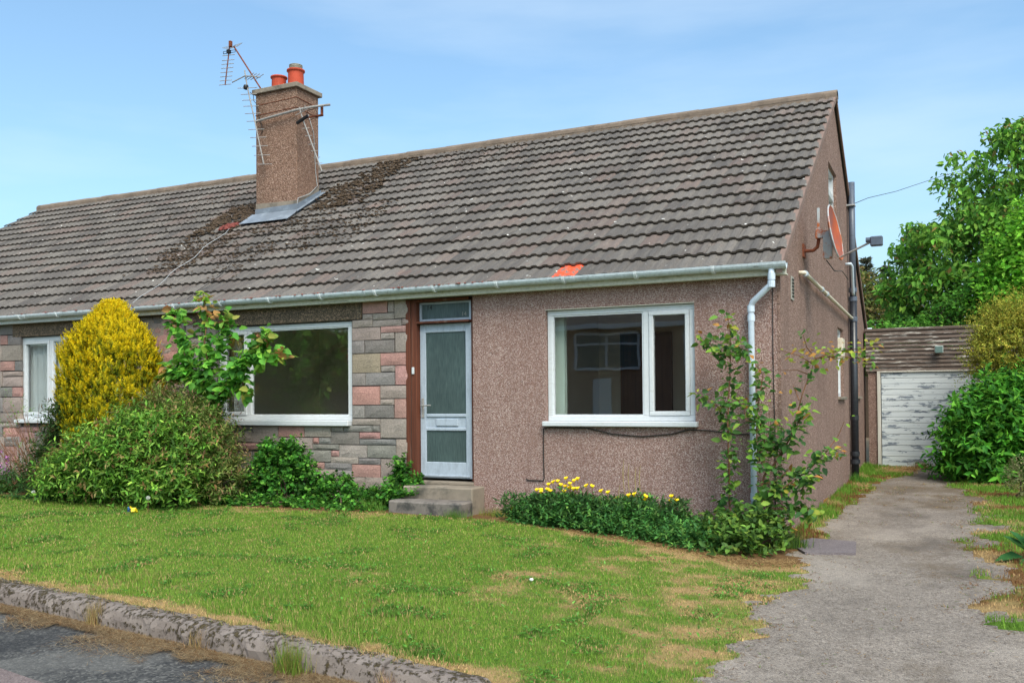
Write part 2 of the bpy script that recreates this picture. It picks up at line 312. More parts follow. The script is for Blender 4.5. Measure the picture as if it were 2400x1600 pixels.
# ================================================================ GROUND
def hz(x): # lawn level along the house
    x=np.asarray(x,float); return np.interp(x,[-20,-8,-4,-1.5,0,1],[-.26,-.28,-.36,-.46,-.53,-.55])
def ykerb(x): return -4.87-.14*(np.asarray(x,float)+5.74)
def Gd(x,y): # drive level
    y=np.asarray(y,float); x=np.asarray(x,float)
    return np.interp(y,[-9,-5.6,-1,8,10.4,12],[-.62,-.605,-.555,-.54,-.46,-.46])+.018*(fbm(x*.9,y*.9,3)-.5)
def Gl(x,y):
    x=np.asarray(x,float); y=np.asarray(y,float); s=np.clip((-y-.7)/4.2,0,1.25)
    k=-.475-.10*sst(-1.6,.3,x); h=hz(x); z=h+(k-h)*s+.03*(fbm(x*1.1+4,y*1.1,3)-.5)
    return z
def dryness(x,y):
    x=np.asarray(x,float); y=np.asarray(y,float)
    n=fbm(x*1.3+3,y*1.3+8,4); n2=fbm(x*4.5+1,y*6,4)
    right=sst(-2.8,-.2,x+.35*(y+3)); kd=(y-ykerb(x)); ek=sst(.34,.02,kd)*(x<-.3)
    bx=ybed(x)-y; eb=sst(.45,.0,bx)*(.45+.55*sst(-3.2,-2.2,x))
    d=-.05+.52*right+.85*ek+eb+1.0*(n-.5)+1.5*(n2-.5)
    return np.clip((d-.28)/.55,0,1)
def ybed(x): return np.interp(np.asarray(x,float),[-14,-10,-7,-5.2,-4.6,-3.4,-3.1,-2.4,-1.5,-.6,-.1,.4],[-1.5,-1.35,-1.2,-1.0,-.72,-.72,-.5,-.62,-.85,-1.2,-1.45,-1.2])
GREEN=np.array(L3(102,136,50)); GREEN2=np.array(L3(126,149,62)); STRAW=np.array(L3(188,158,110)); DARKG=np.array(L3(70,112,48)); BROWN=np.array(L3(128,92,58))
def gridmesh(name,xs,ys,zf,cf,m,**tags):
    X,Y=np.meshgrid(xs,ys); Z=zf(X,Y); nx,ny=len(xs),len(ys)
    v=np.stack([X,Y,Z],-1).reshape(-1,3); i=np.arange(nx*ny).reshape(ny,nx)
    f=np.stack([i[:-1,:-1],i[:-1,1:],i[1:,1:],i[1:,:-1]],-1).reshape(-1,4)
    me=bpy.data.meshes.new(name); me.from_pydata(v.tolist(),[],f.tolist()); me.update()
    if cf is not None:
        c=cf(X,Y).reshape(-1,3); a=me.color_attributes.new('col','FLOAT_COLOR','POINT'); a.data.foreach_set('color',np.c_[c,np.ones(len(c))].astype(np.float32).ravel())
    me.polygons.foreach_set('use_smooth',[True]*len(f)); return link(name,me,m,**tags)
gridmesh('ground',np.linspace(-220,220,12),np.linspace(-220,260,12),lambda X,Y:X*0-.80,None,M['earth'],kind='structure')
gridmesh('road',np.r_[-80,np.linspace(-12,4,40),80],np.linspace(-14.5,-4.55,40),lambda X,Y:-.625+.012*(fbm(X*.8,Y*.8,3)-.5),None,M['road'],kind='structure')
gridmesh('driveway',np.linspace(-.6,3.4,60),np.linspace(-6.6,11.2,170),Gd,None,M['drive'],kind='structure')
def lawncol(X,Y):
    d=dryness(X,Y)[...,None]; bed=sst(-.12,.12,Y-ybed(X))[...,None]
    c=(GREEN*.75)*(1-d)+STRAW*.75*d; return c*(1-bed)+np.array(L3(112,84,56))*bed
def lawnedge(X,Y): # >0 inside
    e=.36+.30*(fbm(X*0+2,Y*1.4,4)-.5)*1.6+.40*(fbm(X*6,Y*6,4)-.5)
    e=e-.14*sst(-3.8,-5.4,Y)
    e=np.where(Y>-1.0,e-.25*sst(-1.0,-.2,Y),e)
    return e-X
def lawnz(X,Y):
    g=Gd(X,Y); z=Gl(X,Y); e=lawnedge(X,Y); t=sst(-.35,.45,X); base=z*(1-t)+(g+.007)*t
    z=np.where(e>0,base,g-.05); 
    fr=Y-ykerb(X); z=np.where((fr<.02)&(X<-.52),-.70,z)
    return np.where(Y<-5.75-.15*X*0,np.minimum(z,g-.05+.07*(fbm(X*3,Y*3,3)>.5)),z)
gridmesh('lawn',np.r_[np.linspace(-22,-11,50),np.linspace(-10.9,.62,300)],np.linspace(-6.1,.2,160),lawnz,lawncol,M['soil'],kind='structure')
# strip along the gable and verge on the far side of the drive
def stripmask(X,Y): 
    return (.28+.16*sst(3.,7.,Y)+.55*sst(7.5,9.8,Y)+.42*(fbm(X*0+5,Y*1.6,4)-.5)+.4*(fbm(X*5,Y*5,4)-.5))-X
def vergemask(X,Y):
    e=np.interp(Y,[-6,-3.6,-3.0,-2.4,-1.7,-.6,.3,1.2,2.6,5,7,11],[2.6,2.35,2.0,1.72,1.98,1.86,1.74,1.98,2.05,1.9,1.75,1.55])
    return X-(e+1.0*(fbm(X*3+9,Y*2.4,5)-.5))
def dry2(X,Y): return np.clip((fbm(X*1.7+20,Y*1.7,4)-.36)/.2,0,1)
def vcol(X,Y):
    d=dry2(X,Y)[...,None]; b=sst(.45,.62,fbm(X*2.2,Y*2.2+31,3))[...,None]; c=GREEN*.8*(1-d)+(STRAW*.7*(1-b)+BROWN*.8*b)*d; return c
gridmesh('gable_verge',np.linspace(-.05,1.2,40),np.linspace(-.2,10.4,200),lambda X,Y:Gd(X,Y)+np.where(stripmask(X,Y)>0,.008,-.05),vcol,M['soil'],kind='structure')
gridmesh('drive_verge',np.linspace(1.3,9,90),np.linspace(-6.5,12,200),lambda X,Y:Gd(X,Y)+np.where(vergemask(X,Y)>0,.008+.06*sst(2.2,3.5,X),-.05),vcol,M['soil'],kind='structure')
MB().sheetprism([(.06,-.02),(.24,.42),(.70,.34),(.76,-.40),(.30,-.56)],-.60,-.532).build('paving_slab',M['slab'],**T('dark grey flat slab let into the drive by the house corner','slab'))
MB().sheetprism([(-9,-8.5),(-9,-6.05),(-4.6,-6.13),(-3.0,-6.42),(-2.2,-6.75),(-2.2,-8.5)],-.70,-.611).build('road_patch',M['patch'],kind='structure')
# kerb
def kerb(x0,x1,i):
    n=14; prof=[(.02,-.12),(.03,.055),(-.0,.075),(-.10,.075),(-.15,.05),(-.175,.0),(-.185,-.08),(-.19,-.2)]
    mb=MB(); vs=[];fs=[]
    for k in range(n+1):
        x=x0+(x1-x0)*k/n; y0=float(ykerb(x)); z0=-.545-.035*max(0,(x+2.2)/1.7) - (.05 if x>-.62 else 0)
        e=.012 if k in (0,n) else 0
        for a,b in prof:
            q=.045*(fbm(x*7+a*30,b*30+i*3,4)-.5); vs.append((x+q*.4,y0+a*(1-e)+q,z0+b*(1-e*2)+q*.7))
    m=len(prof)
    for k in range(n):
        for j in range(m-1): fs.append((k*m+j,k*m+j+1,(k+1)*m+j+1,(k+1)*m+j))
    fs.append(tuple(range(m))); fs.append(tuple(range(n*m,(n+1)*m))[::-1]); mb.add(vs,fs); mb.fix=True
    return mb
ks=[-8.75,-7.82,-6.87,-5.93,-5.0,-4.06,-3.13,-2.2,-1.32,-.42]
kl=['mossy kerb stone furthest left, mostly beyond the picture edge','mossy kerb stone second from the left end','mossy kerb stone at the left picture edge',
 'kerb stone with large brown moss pad near left edge','kerb stone left of the dry grass tuft','kerb stone right of the dry grass tuft','long blotched kerb stone before the green tuft',
 'kerb stone behind the green grass tuft','pinkish end kerb stone where the row stops at the drive']
for i in range(9): kerb(ks[i]+.011,ks[i+1]-.011,i).build('kerb_stone',M['kerb'],**T(kl[i],'kerb','kerb stones along the lawn'))
# ================================================================ HOUSES
PIT=math.atan(.6155); CP,SP=math.cos(PIT),math.sin(PIT); NR=17; GA=.3826; TW=.293
def roofz(y): return 2.45+(y+.15)*.6155
XR,XP,XL=.05,-9.34,-18.74
HOLES=[(-7.9,-5.56,.70,2.075),(-4.635,-3.7215,-.03,2.30),(-2.735,-.93,.70,2.075),(-12.16,-10.5,.70,2.085)]
def wallgrid(x0,x1,z0,z1,y0,y1,holes):
    hs=[h for h in holes if h[0]>x0 and h[1]<x1+.001]
    xs=sorted({x0,x1,*[h[0] for h in hs],*[h[1] for h in hs]}); zs=sorted({z0,z1,*[h[2] for h in hs],*[h[3] for h in hs]})
    inside=lambda i,j: 0<=i<len(xs)-1 and 0<=j<len(zs)-1 and not any(h[0]<=xs[i]<h[1] and h[2]<=zs[j]<h[3] for h in hs)
    mb=MB()
    for i in range(len(xs)-1):
        for j in range(len(zs)-1):
            if not inside(i,j): continue
            a,b,c,d=xs[i],xs[i+1],zs[j],zs[j+1]
            mb.add([(a,y0,c),(b,y0,c),(b,y0,d),(a,y0,d)],[(0,1,2,3)]); mb.add([(a,y1,c),(a,y1,d),(b,y1,d),(b,y1,c)],[(0,1,2,3)])
            if not inside(i-1,j): mb.add([(a,y0,c),(a,y0,d),(a,y1,d),(a,y1,c)],[(0,1,2,3)])
            if not inside(i+1,j): mb.add([(b,y0,c),(b,y1,c),(b,y1,d),(b,y0,d)],[(0,1,2,3)])
            if not inside(i,j-1): mb.add([(a,y0,c),(a,y1,c),(b,y1,c),(b,y0,c)],[(0,1,2,3)])
            if not inside(i,j+1): mb.add([(a,y0,d),(b,y0,d),(b,y1,d),(a,y1,d)],[(0,1,2,3)])
    return mb
house=thing('house',(-4.6,0,-.5),'end bungalow with pinkish harled front, split stone panel, chimney and grey tiled roof','house')
nbr=thing('neighbouring_house',(-14,0,-.4),'attached bungalow at the left, stone front behind the golden conifer','house')
# front walls: stone backing (y from .03) and harled section
w_st=wallgrid(XP+.001,-3.721,-.75,2.36,.028,.28,HOLES).build('stone_wall',M['mortar'],house)
w_ha=wallgrid(-3.72,-.003,-.75,2.36,.0,.28,HOLES).build('harled_wall',M['harl'],house)
w_nb=wallgrid(XL+.05,XP-.001,-.75,2.36,.028,.28,HOLES).build('stone_wall',M['mortar'],nbr)
# ---- stones
def stone_mesh(k):
    nx,nz=5,4; vs=[];fs=[]
    for j in range(nz):
        for i in range(nx):
            e=(i in (0,nx-1)) or (j in (0,nz-1)); x=i/(nx-1)-.5; z=j/(nz-1)-.5
            if not e: x+=random.uniform(-.06,.06); z+=random.uniform(-.07,.07)
            vs.append((x,(-.010 if e else -.015-random.random()*.007),z))
    for j in range(nz-1):
        for i in range(nx-1): a=j*nx+i; fs.append((a,a+1,a+nx+1,a+nx))
    ring=list(range(nx))+[nx*j+nx-1 for j in range(1,nz)]+[nx*nz-1-i for i in range(1,nx)]+[nx*j for j in range(nz-2,0,-1)]
    o=len(vs)
    for i in ring: vs.append((vs[i][0],.03,vs[i][2]))
    for k2 in range(len(ring)): b=(k2+1)%len(ring); fs.append((ring[k2],o+k2,o+b,ring[b]))
    me=bpy.data.meshes.new('stone'); me.from_pydata(vs,[],fs); me.materials.append(M['stone']); me.update(); return me
SM=[stone_mesh(i) for i in range(10)]
SC={'p':L3(178,136,128),'t':L3(160,146,137),'g':L3(144,138,133),'d':L3(127,122,118),'b':L3(154,138,120)}
def put_stone(c,x0,z0,x1,z1,wall):
    o=bpy.data.objects.new('stone',random.choice(SM)); sc.collection.objects.link(o); o.parent=wall; og=ORG[wall.name]
    o.location=((x0+x1)/2-og[0],0.0-og[1]+.012,(z0+z1)/2-og[2]); o.scale=(x1-x0-.004,1,z1-z0-.004)
    k=random.uniform(.88,1.1); b=SC[c]; o.color=(b[0]*k*random.uniform(.95,1.05),b[1]*k,b[2]*k*random.uniform(.95,1.05),1); return o
STONES="p,-5.369,2.151,-4.982,2.303 t,-4.973,2.155,-4.882,2.298 t,-4.872,2.07,-4.637,2.299 t,-5.532,1.975,-5.21,2.073 t,-5.367,2.076,-5.21,2.145 t,-5.204,2.063,-4.879,2.145 t,-5.205,1.973,-4.764,2.057 t,-4.757,1.98,-4.641,2.06 t,-5.537,1.802,-5.09,1.968 p,-5.08,1.89,-4.642,1.971 t,-5.081,1.806,-4.879,1.885 t,-4.86,1.631,-4.648,1.883 g,-5.539,1.632,-5.343,1.799 d,-5.33,1.63,-4.876,1.796 b,-5.536,1.373,-5.095,1.623 p,-5.09,1.463,-4.645,1.623 t,-5.08,1.381,-4.872,1.456 p,-4.863,1.208,-4.649,1.456 g,-5.538,1.207,-5.33,1.369 g,-5.325,1.207,-4.875,1.371 p,-5.539,0.951,-5.107,1.193 t,-5.096,1.034,-4.651,1.198 t,-5.097,0.95,-4.885,1.025 p,-4.878,0.778,-4.648,1.026 g,-5.541,0.777,-5.347,0.941 d,-5.339,0.78,-4.892,0.945 t,-5.542,0.684,-5.105,0.768 t,-5.098,0.52,-4.651,0.768 g,-5.882,0.597,-5.686,0.669 g,-5.679,0.597,-5.234,0.676 d,-5.229,0.6,-5.111,0.676 d,-5.888,0.427,-5.439,0.59 p,-5.428,0.507,-5.107,0.59 d,-5.431,0.426,-4.861,0.501 t,-4.855,0.259,-4.653,0.505 d,-7.753,0.598,-7.249,0.663 t,-7.616,0.435,-7.25,0.592 t,-7.242,0.434,-6.792,0.666 p,-6.783,0.515,-6.341,0.668 t,-6.334,0.52,-5.893,0.671 t,-6.785,0.433,-6.652,0.506 t,-6.644,0.353,-6.203,0.508 p,-6.191,0.431,-6.096,0.509 g,-6.09,0.431,-5.896,0.511 d,-6.196,0.349,-5.763,0.423 t,-5.756,0.255,-5.312,0.418 g,-5.305,0.258,-4.862,0.421 g,-6.575,0.186,-6.358,0.341 g,-6.351,0.186,-5.895,0.342 p,-5.889,0.263,-5.761,0.34 t,-5.893,0.171,-5.451,0.257 d,-5.444,0.169,-5.101,0.25 t,-5.094,-0.002,-4.655,0.247 p,-6.389,0.094,-6.005,0.177 d,-6,0.085,-5.556,0.178 p,-5.551,-0.002,-5.102,0.163 t,-6.39,-0.083,-5.804,0.089 g,-5.794,0,-5.557,0.083 t,-5.795,-0.176,-5.347,-0.002 t,-5.341,-0.167,-4.661,0.001 p,-7.553,0.331,-7.11,0.422 g,-7.102,0.339,-6.581,0.425 d,-12.628,2.142,-12.305,2.298 p,-12.628,1.978,-12.446,2.132 d,-12.436,1.972,-12.119,2.128 t,-12.628,1.717,-12.586,1.963 t,-12.576,1.71,-12.114,1.966 p,-12.628,1.547,-12.272,1.701 d,-12.262,1.541,-12.109,1.699 t,-12.563,1.454,-12.102,1.53 t,-12.563,1.283,-12.107,1.442 t,-12.628,1.287,-12.576,1.536 d,-12.628,1.119,-12.331,1.273 p,-12.323,1.117,-12.102,1.27 t,-12.55,0.857,-12.107,1.106 g,-12.628,0.862,-12.563,1.108 t,-12.628,0.695,-12.267,0.849 t,-12.26,0.696,-12.107,0.848 p,-12.545,0.443,-12.171,0.601 t,-12.628,0.606,-12.115,0.683 d,-9.401,2.231,-9.161,2.288 d,-9.155,2.231,-8.958,2.293 t,-9.401,1.986,-9.323,2.226 t,-9.309,1.978,-8.867,2.219 p,-9.294,1.81,-9.039,1.969 t,-9.033,1.802,-8.776,1.965 d,-9.167,1.716,-8.941,1.797 t,-8.934,1.711,-8.79,1.791 t,-9.16,1.549,-8.856,1.707 t,-8.849,1.544,-8.699,1.7 p,-8.477,2.145,-8.273,2.223 t,-8.49,1.973,-8.198,2.138"
traced=[]
for w_ in STONES.split():
    c,*q=w_.split(','); a,b,d,e=map(float,q); traced.append((c,a,b,d,e))
LINT=[(-8.35,-5.385,2.083,2.33),(-12.31,-10.2,2.092,2.33)]
cx,cz_=.047,.0815
def fill(x0,x1,wall,tr):
    nx=int((x1-x0)/cx); nz=int((2.31+.6)/cz_); occ=np.zeros((nx,nz),bool)
    X=x0+(np.arange(nx)+.5)*cx; Z=-.6+(np.arange(nz)+.5)*cz_
    def block(a,b,c,d):
        occ[np.ix_((X>a)&(X<b),(Z>c)&(Z<d))]=True
    for h in HOLES: block(h[0]-.02,h[1]+.02,h[2]-.05,h[3]+.02)
    for l in LINT: block(*l)
    for c,a,b,d,e in tr: put_stone(c,a,b,d,e,wall); block(a-.02,d+.02,b-.02,e+.02)
    n=0
    for j in range(nz):
        i=0
        while i<nx:
            if occ[i,j]: i+=1; continue
            wl=random.choice([4,6,7,8,9,10]); hl=random.choice([1,1,2,2,3]); k=i
            while k<nx and k<i+wl and not occ[k,j]: k+=1
            if k<nx and not occ[k:k+2,j].any()==False and k-i<3: pass
            while hl>1 and (j+hl>nz or occ[i:k,j:j+hl].any()): hl-=1
            occ[i:k,j:j+hl]=True
            if k-i>=2 or True:
                c=random.choices('tgdp',[.44,.22,.16,.18])[0]; put_stone(c,x0+i*cx,-.6+j*cz_,x0+k*cx,-.6+(j+hl)*cz_,wall); n+=1
            i=k
    return n
fill(XP+.01,-4.64,w_st,[t for t in traced if t[1]>-8.6])
fill(-14.6,XP-.01,w_nb,[t for t in traced if t[1]<=-8.6])
for (a,b,c,d),p in zip(LINT,(house,nbr)): MB().box(a,b,-.006,.027,c,d,.004).build('lintel',M['lintel'],p)
MB().box(XL+.05,-14.62,-.004,.027,-.75,2.31).build('rendered_panel',M['harl_side'],nbr)
# ---- gable
def gable():
    mb=MB(); D=10.78; wins=[(4.58,5.68,3.45,4.60),(5.55,6.42,1.0,2.13),(8.72,9.45,1.0,2.13)]
    top=lambda y: roofz(min(y,D-y))-.06
    ys=sorted({0.001,5.39,D,*[w[0] for w in wins],*[w[1] for w in wins]})
    for a,b in zip(ys[:-1],ys[1:]):
        zs=[-.75]
        for w_ in wins:
            if w_[0]<=a<w_[1]: zs+= [w_[2],w_[3]]
        zs=sorted(zs)
        segs=[]; k=0
        if len(zs)==1: segs=[(zs[0],None)]
        else:
            segs=[(zs[0],zs[1])]; 
            for q in range(2,len(zs),2): segs.append((zs[q],zs[q+1] if q+1<len(zs) else None))
        for z0,z1 in segs:
            za,zb=(top(a),top(b)) if z1 is None else (z1,z1)
            for x,fl in ((0,0),(-.28,1)):
                f=(0,1,2,3); mb.add([(x,a,z0),(x,b,z0),(x,b,zb),(x,a,za)],[f[::-1] if fl else f])
    mb.add([(-.035,-.003,-.75),(0,-.003,-.75),(0,-.003,2.31),(-.035,-.003,2.31)],[(0,1,2,3)]); mb.add([(0,-.003,-.75),(0,.002,-.75),(0,.002,2.31),(0,-.003,2.31)],[(0,1,2,3)])
    for y0,y1,z0,z1 in wins:
        mb.add([(0,y0,z0),(0,y1,z0),(0,y1,z1),(0,y0,z1),(-.28,y0,z0),(-.28,y1,z0),(-.28,y1,z1),(-.28,y0,z1)],[(0,4,5,1),(1,5,6,2),(2,6,7,3),(3,7,4,0)])
    return mb
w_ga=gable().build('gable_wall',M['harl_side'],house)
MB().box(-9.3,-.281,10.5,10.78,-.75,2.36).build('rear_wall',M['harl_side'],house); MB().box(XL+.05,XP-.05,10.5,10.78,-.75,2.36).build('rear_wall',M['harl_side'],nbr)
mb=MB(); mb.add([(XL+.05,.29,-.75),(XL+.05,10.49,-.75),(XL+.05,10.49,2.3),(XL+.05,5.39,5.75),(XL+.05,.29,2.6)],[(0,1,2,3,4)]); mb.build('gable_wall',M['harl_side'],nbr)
# ---- windows
def window(name,par,x0,x1,z0,z1,y,mull,sashes,sillext=(.03,.04),sz=.06):
    w_=.065; mb=MB()
    mb.box(x0,x1,y,y+.07,z1-w_,z1,.006); mb.box(x0,x0+w_,y+.001,y+.07,z0+w_,z1-w_,.006); mb.box(x1-w_,x1,y+.001,y+.07,z0+w_,z1-w_,.006); mb.box(x0,x1,y,y+.07,z0,z0+w_,.006)
    for m_ in mull: mb.box(m_-.035,m_+.035,y+.002,y+.07,z0+w_,z1-w_,.006)
    win=mb.build(name,M['upvc'],par)
    ed=[x0+w_]+[q for m_ in mull for q in (m_-.035,m_+.035)]+[x1-w_]
    for i in range(len(ed)//2):
        a,b,c,d=ed[2*i],ed[2*i+1],z0+w_,z1-w_
        if i in sashes:
            s=.05; mb=MB(); mb.box(a+.001,b-.001,y-.012,y+.05,c+.001,c+s,.006).box(a+.001,b-.001,y-.012,y+.05,d-s,d-.001,.006).box(a+.001,a+s,y-.011,y+.05,c+s,d-s,.006).box(b-s,b-.001,y-.011,y+.05,c+s,d-s,.006); mb.build('sash',M['upvc'],win); a+=s;b-=s;c+=s;d-=s
        else:
            s=.014; mb=MB(); mb.box(a,b,y+.01,y+.05,c,c+s).box(a,b,y+.01,y+.05,d-s,d).box(a,a+s,y+.011,y+.05,c+s,d-s).box(b-s,b,y+.011,y+.05,c+s,d-s); mb.build('glazing_bead',M['upvc'],win)
        MB().box(a,b,y+.030,y+.036,c,d).build('pane',M['glass'],win)
    if sz: MB().box(x0-sillext[0],x1+sillext[1],-.075,y+.03,z0-sz,z0-.001,.008).build('sill',M['upvc'],win)
    return win
window('window',house,-2.73,-.935,.745,2.065,.05,[-1.505],[1])
window('window',house,-7.895,-5.565,.745,2.068,.05,[-7.345],[0],(.0,.0),.075)
window('window',nbr,-12.155,-10.505,.745,2.08,.05,[-11.45],[0])
MB().box(-2.735,-.93,.0,.05,2.068,2.074).build('window_head_bead',M['fascia'],house)
# gable windows (in the x plane)
def gwin(y0,y1,z0,z1,bars,sill):
    mb=MB(); t=.06; x0,x1=-.12,-.05
    mb.box(x0,x1,y0,y1,z1-t,z1).box(x0,x1,y0,y1,z0,z0+t).box(x0,x1-.001,y0,y0+t,z0+t,z1-t).box(x0,x1-.001,y1-t,y1,z0+t,z1-t)
    for b in bars: mb.box(x0,x1+.01,y0+t,y1-t,b-.04,b+.04)
    g=mb.build('window',M['upvc'],house); MB().box(-.095,-.088,y0+t,y1-t,z0+t,z1-t).build('pane',M['glass'],g)
    if sill: MB().box(-.05,.05,y0-.05,y1+.05,z0-.05,z0-.002,.006).build('sill',M['conc'],g)
    return g
gwin(4.58,5.68,3.45,4.60,[4.2],True); g=gwin(5.55,6.42,1.0,2.13,[],True); gwin(8.72,9.45,1.0,2.13,[],True)
MB().box(-.04,.07,5.58,5.95,1.62,1.95,.01).build('extractor_fan',M['pipecream'],house)
# ---- door
dj=MB(); dj.box(-4.632,-4.552,.02,.16,-.02,2.297,.005).box(-3.792,-3.724,.092,.16,-.02,2.297,.005).box(-4.552,-3.792,.021,.16,2.262,2.297,.004).box(-4.552,-3.792,.021,.16,1.985,2.012,.004)
dj.box(-4.70,-4.633,-.003,.0215,-.1,2.30,.004)
door=dj.build('door',M['wood'],house)
mb=MB(); X0,X1=-4.548,-3.796; st_=.085
mb.box(X0,X0+st_,.10,.145,.012,1.98,.006).box(X1-st_,X1,.10,.145,.012,1.98,.006)
for a,b in ((1.87,1.98),(.79,.83),(.615,.655),(.012,.215)): mb.box(X0+st_,X1-st_,.101,.144,a,b,.006)
mb.box(X0+st_,X1-st_,.118,.135,.655,.79)
mb.box(X0+.02,X1-.02,.085,.10,.03,.055,.004)
leaf_=mb.build('door_leaf',M['alu'],door)
for a,b in ((.83,1.87),(.215,.615)): MB().box(X0+st_,X1-st_,.118,.128,a,b).build('pane',M['frosted'],door)
MB().box(-4.315,-3.995,.098,.1175,.675,.765,.006).build('letterbox',M['alu'],door)
mb=MB(); mb.box(-4.525,-4.487,.088,.0995,.78,1.03,.004); mb.tube([(-4.506,.09,.935),(-4.506,.05,.935),(-4.36,.045,.94)],.009,8); mb.build('handle',M['metal'],door)
mb=MB(); mb.box(-4.548,-3.796,.10,.14,2.016,2.045).box(-4.548,-3.796,.10,.14,2.235,2.26).box(-4.548,-4.52,.10,.139,2.045,2.235).box(-3.824,-3.796,.10,.139,2.045,2.235); mb.build('transom_frame',M['alu'],door)
MB().box(-4.52,-3.824,.118,.128,2.045,2.235).build('transom_pane',M['frosted'],door)
def text(s,size,loc,rot,m,par,name):
    cu=bpy.data.curves.new(name,'FONT'); cu.body=s; cu.size=size; cu.extrude=.001; cu.align_x='CENTER'
    tmp=bpy.data.objects.new('tmp',cu); sc.collection.objects.link(tmp); dg=bpy.context.evaluated_depsgraph_get(); me=bpy.data.meshes.new_from_object(tmp.evaluated_get(dg)); bpy.data.objects.remove(tmp)
    o=link(name,me,m,par,ORG[par.name]); og=ORG[par.name]; o.location=tuple(l-g_ for l,g_ in zip(loc,og)); o.rotation_euler=rot; return o
text('14',.085,(-4.41,.116,2.165),(math.pi/2,0,0),M['black'],door,'house_number'); text('14',.075,(-3.905,.116,2.068),(math.pi/2,0,0),M['vent'],door,'house_number')  # second number is a fainter grey copy, lower at the right of the pane
mb=MB(); mb.box(-4.616,-4.582,.002,.0195,1.34,1.43,.004); bell=mb.build('bell_push',M['upvc'],door)
MB().box(-4.7,-3.722,-.03,.16,-.055,-.022,.004).build('threshold',M['conc'],door)
# ---- interior
mb=MB(); mb.box(XP+.06,-.285,.285,4.2,-.12,-.06); mb.build('interior_floor',M['intfloor'],house)
MB().box(XL+.06,XP-.06,.285,4.2,-.12,-.06).build('interior_floor',M['intfloor'],nbr)
MB().box(XP+.06,-.285,.285,10.4,2.365,2.42).build('ceiling',M['int'],house); MB().box(XL+.06,XP-.06,.285,10.4,2.365,2.42).build('ceiling',M['int'],nbr)
mb=MB(); mb.box(XP+.05,-.285,4.2,4.3,-.12,2.36).box(-4.76,-4.66,.285,4.2,-.06,2.36).box(-3.70,-3.60,.285,4.2,-.06,2.36).box(XP-.03,XP+.05,.285,4.2,-.06,2.36); mb.build('interior_wall',M['int'],house)
MB().box(XL+.06,XP-.04,3.0,3.1,-.12,2.36).build('interior_wall',M['int'],nbr)
mb=MB(); mb.box(-3.2,-2.35,4.12,4.19,-.06,2.05).box(-1.1,-.9,4.12,4.19,-.06,2.05); mb.build('interior_door',M['intwood'],house)
MB().box(-2.5,-1.9,3.5,4.1,-.06,.55,.02).build('cabinet',M['intwood'],house)
MB().box(-2.72,-2.60,.26,.34,.75,2.1).build('reveal_lining',M['intgreen'],house)
MB().box(-6.8,-5.7,4.1,4.19,1.75,1.80).build('wall_shelf',M['intwood'],house)
mb=MB(); vs=[];fs=[]
for i in range(22):
    x=-7.86+i*.34/21; y=.31+.02*math.sin(i*1.5); vs+=[(x,y,.72),(x,y,2.1)]
for i in range(21): fs.append((2*i,2*i+2,2*i+3,2*i+1))
mb.add(vs,fs); mb.build('curtain',M['curtain'],house)
# neighbour's pale blind
mb=MB()
vs=[];fs=[]
for i in range(60):
    x=-12.1+i*1.6/59; y=.17+.02*math.sin(i*1.4); vs+=[(x,y,.72),(x,y,2.1)]
for i in range(59): fs.append((2*i,2*i+2,2*i+3,2*i+1))
mb.add(vs,fs); mb.build('curtain',M['curtain'],nbr)
# ---- roof
def deck(x0,x1,par):
    mb=MB(); a=(-.12,roofz(-.12)-.075); b=(5.39,roofz(5.39)-.075); c=(10.9,roofz(-.12)-.075)
    vs=[];
    for x in (x0,x1):
        for y,z_ in (a,b,c): vs+=[(x,y,z_),(x,y,z_-.05)]
    mb.add(vs,[(0,6,8,2),(2,8,10,4),(1,3,9,7),(3,5,11,9),(0,1,7,6),(4,10,11,5),(0,2,3,1),(2,4,5,3),(6,7,9,8),(8,9,11,10)]); 
    return mb.build('roof',M['felt'],par)
rh=deck(XP,XR-.02,house); rn=deck(XL+.02,XP,nbr)
prof=[(0,0),(.018,.0),(.040,.002),(.054,.015),(.088,.019),(.118,.017),(.134,.003),(.165,.0),(.186,.002),(.200,.015),(.234,.019),(.264,.017),(.280,.003),(.2905,.0)]
def tile_geo(l=.405):
    vs=[];fs=[];n=len(prof); t=.025
    for u,h in prof: vs.append((u,0,h))
    for u,h in prof: vs.append((u,l,h-.012))
    for u,h in prof: vs.append((u,.004,h-t))
    for i in range(n-1): fs.append((i,i+1,n+i+1,n+i)); fs.append((2*n+i,2*n+i+1,i+1,i))
    fs.append((0,n,2*n)); fs.append((n-1,3*n-1,2*n-1)); return vs,fs
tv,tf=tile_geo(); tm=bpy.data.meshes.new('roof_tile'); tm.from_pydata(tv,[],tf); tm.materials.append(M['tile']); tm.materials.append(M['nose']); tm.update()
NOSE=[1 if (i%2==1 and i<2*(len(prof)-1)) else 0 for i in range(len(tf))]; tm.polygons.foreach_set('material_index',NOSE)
tmo=tm.copy(); tmo.materials[0]=M['tile_orange']
TILT=PIT-math.asin(.026/GA)
def tilepos(c,r,x0):
    s=r*GA-.045; return (x0+c*TW, -.15+s*CP-.0*SP, 2.45+s*SP-.004)
